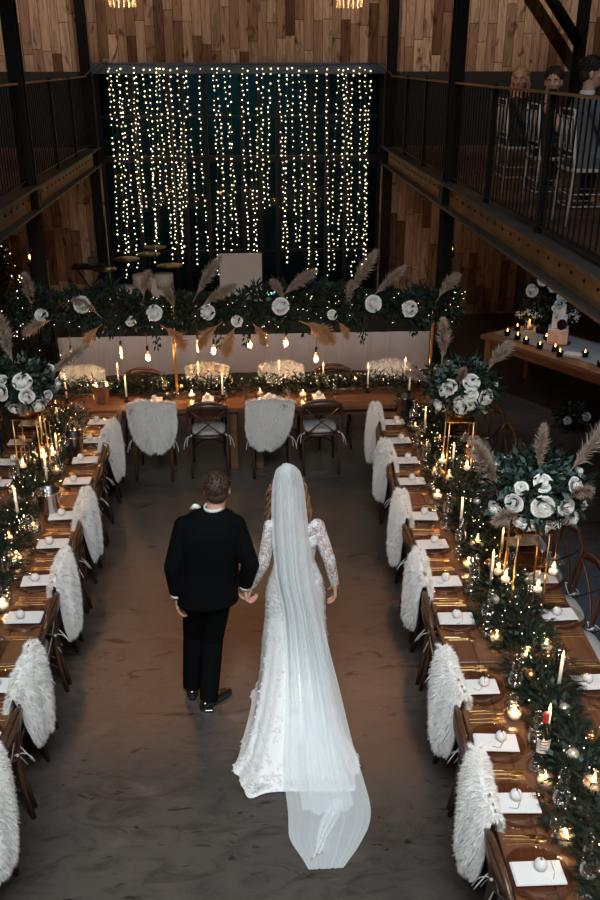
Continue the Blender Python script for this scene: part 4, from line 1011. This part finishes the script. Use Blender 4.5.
for i,(a,b) in enumerate(((-1.05,.1),(-.95,-.2),(-.8,.25),(-.75,-.22),(-.55,-.28),(-.5,.05),(-.3,-.3),(-.12,-.22),(.05,-.33),(.25,-.1),(.5,.2),(.6,-.25),(.8,.05),(1.0,-.1),(1.2,.15))):
    dv.put(ctp(a,b),0,'tealight in a small dark cup on the cake table, %s'%(LR[i] if i<14 else 'rightmost'),'dark votive candles')
bk=MB().bbox(0,0,.02,.22,.15,.04,.006).build('guest_book','white'); bk.location=ctp(.15,-.2); bk.rotation_euler=(0,0,R(-35)); tag(bk,'closed white guest book beside the cake','book')
for i,(a,b) in enumerate(((.75,.3),(.9,.25),(1.05,.3))): flute.put(ctp(a,b),0,'champagne flute on the right end of the cake table, '+['left','middle','right'][i],'flutes by the cake')
jr=thing('candle_lantern','clear glass cylinder lantern with a candle at the left end of the cake table','lantern',ctp(-1.0,.28))
MB().lathe([(.001,0),(.07,0),(.07,.2),(.067,.2),(.067,.005),(.001,.005)],20).build('glass_cylinder','glass',jr); MB().lathe([(.001,.006),(.03,.006),(.03,.1),(.001,.1)],12).build('pillar_candle','wax',jr); flame(jr,.1); plight(jr,.16,.5)
def corner_flowers(name,label,loc,rad,n,rl,hyd,seed):
    t=thing(name,label,'flower arrangement',loc); foliage_ball('f',t,(0,0,rad[2]+.06),rad,n,seed,.3)
    MB().lathe([(.001,0),(.07,0),(.09,.12),(.08,.12),(.001,.01)],16).build('vase','black',t)
    for p in rl: place_mesh('rose',roses[rnd.randrange(3)],t,p,(rnd.uniform(-.3,.1),-1,.3),1.25 if rad[0]>.25 else .8)
    for p in hyd:
        b=MB()
        for k in range(30): b.leaf((rnd.gauss(0,.03),rnd.gauss(0,.02),rnd.gauss(0,.022)),(rnd.uniform(-1,1),-1,rnd.uniform(-1,1)),(0,-1,.1),.028,.024)
        b.build('hydrangea','rose',t,p)
corner_flowers('flower_arrangement','tall dark arrangement with ivory roses behind the left of the cake',ctp(-.75,.30),(.38,.25,.42),1100,[(-.16,-.2,.78),(-.28,-.15,.62),(.02,-.2,.95),(.12,-.2,.55),(-.02,-.22,.68)],[(-.4,-.12,.3),(-.3,-.16,.34),(-.2,-.18,.3),(.1,-.2,.32),(.2,-.18,.28),(.3,-.15,.30),(.38,-.12,.24)],91)
corner_flowers('flower_arrangement','small white flower posy at the right end of the cake table',ctp(1.15,.35),(.14,.14,.13),260,[(-.05,-.1,.25),(.04,-.1,.3)],[(-.1,-.08,.2)],92)
corner_flowers('flower_arrangement','low greenery with white blooms on the floor below the cake table',(3.95,9.75,0),(.2,.16,.12),300,[(-.1,-.14,.16),(.14,-.12,.2)],[],93)

# Christmas tree with fairy lights under the left mezzanine
xt=thing('christmas_tree','dark fir tree with tiny fairy lights under the left mezzanine','tree',(-3.2,11.6,0))
MB().tube([(0,0,0),(0,0,2.1)],[.05,.01],8).build('trunk','stem',xt)
a=MB(); f=MB(); r=random.Random(5)
for k in range(2400):
    z=r.uniform(.2,2.15); rad=.72*(1-z/2.25)+.03; th=r.uniform(0,2*PI); q=r.uniform(.4,1); p=V((math.cos(th)*rad*q,math.sin(th)*rad*q,z))
    d=V((math.cos(th),math.sin(th),-.25+r.uniform(-.3,.3))); a.leaf(p,d,(0,0,1),r.uniform(.08,.14),.03)
for k in range(98):
    z=r.uniform(.3,2.1); rad=.76*(1-z/2.25)+.03; th=r.uniform(0,2*PI); ob('fairy_light',FL2,xt,(math.cos(th)*rad,math.sin(th)*rad,z))
a.build('branches','fir',xt)
def lamp_post(label,loc,h,e):
    t=thing('candle_lamp',label,'lamp',loc); MB().lathe([(.001,0),(.09,0),(.09,.02),(.03,.03),(.025,h-.1),(.05,h-.08),(.05,h-.02),(.001,h-.02)],14).build('stand','black',t)
    MB().lathe([(.05,h-.02),(.05,h+.1),(.047,h+.1),(.047,h-.02)],14).build('glass_shade','glass',t); MB().ell((0,0,h+.03),.028).build('bulb','fil',t); plight(t,h+.03,e,.03)
lamp_post('slim black lamp post with a bare bulb by the right column',(3.08,13.0,0),1.55,5)
lamp_post('slim black lamp post with a bare bulb in front of the tree',(-2.62,10.95,0),1.92,2)

# chandeliers (only their lower tiers show at the top edge)
def chandelier(x,label):
    t=thing('crystal_chandelier',label,'chandelier',(x,10.0,4.73)); gm=M['crystal']
    MB().lathe([(.21,.12),(.225,.12),(.225,.15),(.21,.15),(.21,.12)],24).lathe([(.13,.02),(.14,.02),(.14,.045),(.13,.045),(.13,.02)],20).tube([(-.21,0,.14),(0,0,.5),(.21,0,.14)],.005,5).tube([(0,0,.5),(0,0,3.36)],.008,5).build('frame','gold',t)
    for k in range(26): th=2*PI*k/26; ob('crystal_strand',CS,t,(.215*math.cos(th),.215*math.sin(th),.11))
    for k in range(16): th=2*PI*k/16; ob('crystal_strand',CS,t,(.135*math.cos(th),.135*math.sin(th),.01))
    MB().ell((0,0,.2),.03).build('bulb','fil',t); plight(t,.05,5,.03)
M['crystal']=mat('cut_crystal',(.95,.85,.7),.12,.0,trans=.35,coat=1)
CS=MB().lathe([(.001,.006),(.004,.0)]+[(q,-.02*j-dz) for j in range(5) for q,dz in ((.002,.0),(.008,.008),(.008,.012),(.002,.019))],6).mesh('crystal_strand','crystal')
chandelier(-1.17,'crystal chandelier hanging above the aisle at the left'); chandelier(1.14,'crystal chandelier hanging above the aisle at the right')

# ------------------------------------------------------------------ lights
def area(name,loc,tgt,size,e,col,sy=None):
    l=bpy.data.lights.new(name,'AREA'); l.energy=e; l.color=col; l.size=size
    if sy: l.shape='RECTANGLE'; l.size_y=sy
    o=bpy.data.objects.new(name,l); C.objects.link(o); o.location=loc; o.rotation_euler=(V(tgt)-V(loc)).to_track_quat('-Z','Y').to_euler(); return o
def spot(name,loc,tgt,e,col,deg,blend=.8,r=.08):
    l=bpy.data.lights.new(name,'SPOT'); l.energy=e; l.color=col; l.spot_size=R(deg); l.spot_blend=blend; l.shadow_soft_size=r
    o=bpy.data.objects.new(name,l); C.objects.link(o); o.location=loc; o.rotation_euler=(V(tgt)-V(loc)).to_track_quat('-Z','Y').to_euler(); return o
area('overhead_fill',(0,-.5,7.6),(0,4.0,0),4.5,128,(.88,.95,1),3).data.spread=R(95)  # cool soft fill added overhead for ambient light; no roof opening is modelled
for x in (-4.5,4.5): spot('wall_spot',(x,12.2,7.6),(x,15.1,4.5),170,(1,.80,.66),75,1)
for x in (-1.6,1.6): spot('wall_spot',(x,12.2,7.6),(x,15.1,5.3),150,(1,.80,.66),62,1)
for x,tx,ty in ((-1.6,-.95,5.9),(1.5,.75,5.6)): spot('aisle_spot',(x,10.5,7.2),(tx,ty,0),430,(1,.36,.12),18,1,.35)
for x in (-2.6,2.6): spot('beam_spot',(-x*.3,8.5,6.8),(x,11.5,2.6),60,(1,.65,.35),60,1)
spot('blue_uplight',(3.4,6.8,2.6),(2.75,6.2,0),45,(.35,.62,1),50,1)
spot('mezzanine_spot',(3.6,7.5,7.0),(2.8,8.6,3.5),42,(1,.75,.55),55,1)
spot('cake_spot',(3.6,9.3,2.7),(4.1,10.5,.8),26,(.72,.86,1),80,1)
spot('teal_backlight',(0,16.5,5.5),(0,18.1,1.5),130,(.55,.95,1),110,1)  # light added behind the window to tint the view through it teal
for s in (-1,1): spot('under_mezzanine_spot',(s*3.2,13.2,2.6),(s*3.0,15.1,1.4),2.5,(1,.75,.62),90,1)

w=bpy.data.worlds.new('night'); S.world=w; w.use_nodes=True
w.node_tree.nodes['Background'].inputs[0].default_value=(.55,.75,1,1); w.node_tree.nodes['Background'].inputs[1].default_value=.012

cam=bpy.data.cameras.new('camera'); co_=bpy.data.objects.new('camera',cam); C.objects.link(co_); S.camera=co_
cam.sensor_fit='VERTICAL'; cam.sensor_height=36; cam.lens=35; cam.clip_start=.05
co_.location=(0,0,4.15); co_.rotation_euler=(R(90-24),0,R(-3.6))
S.view_settings.view_transform='Standard'; S.view_settings.look='None'; S.view_settings.gamma=1; S.view_settings.exposure=1.0
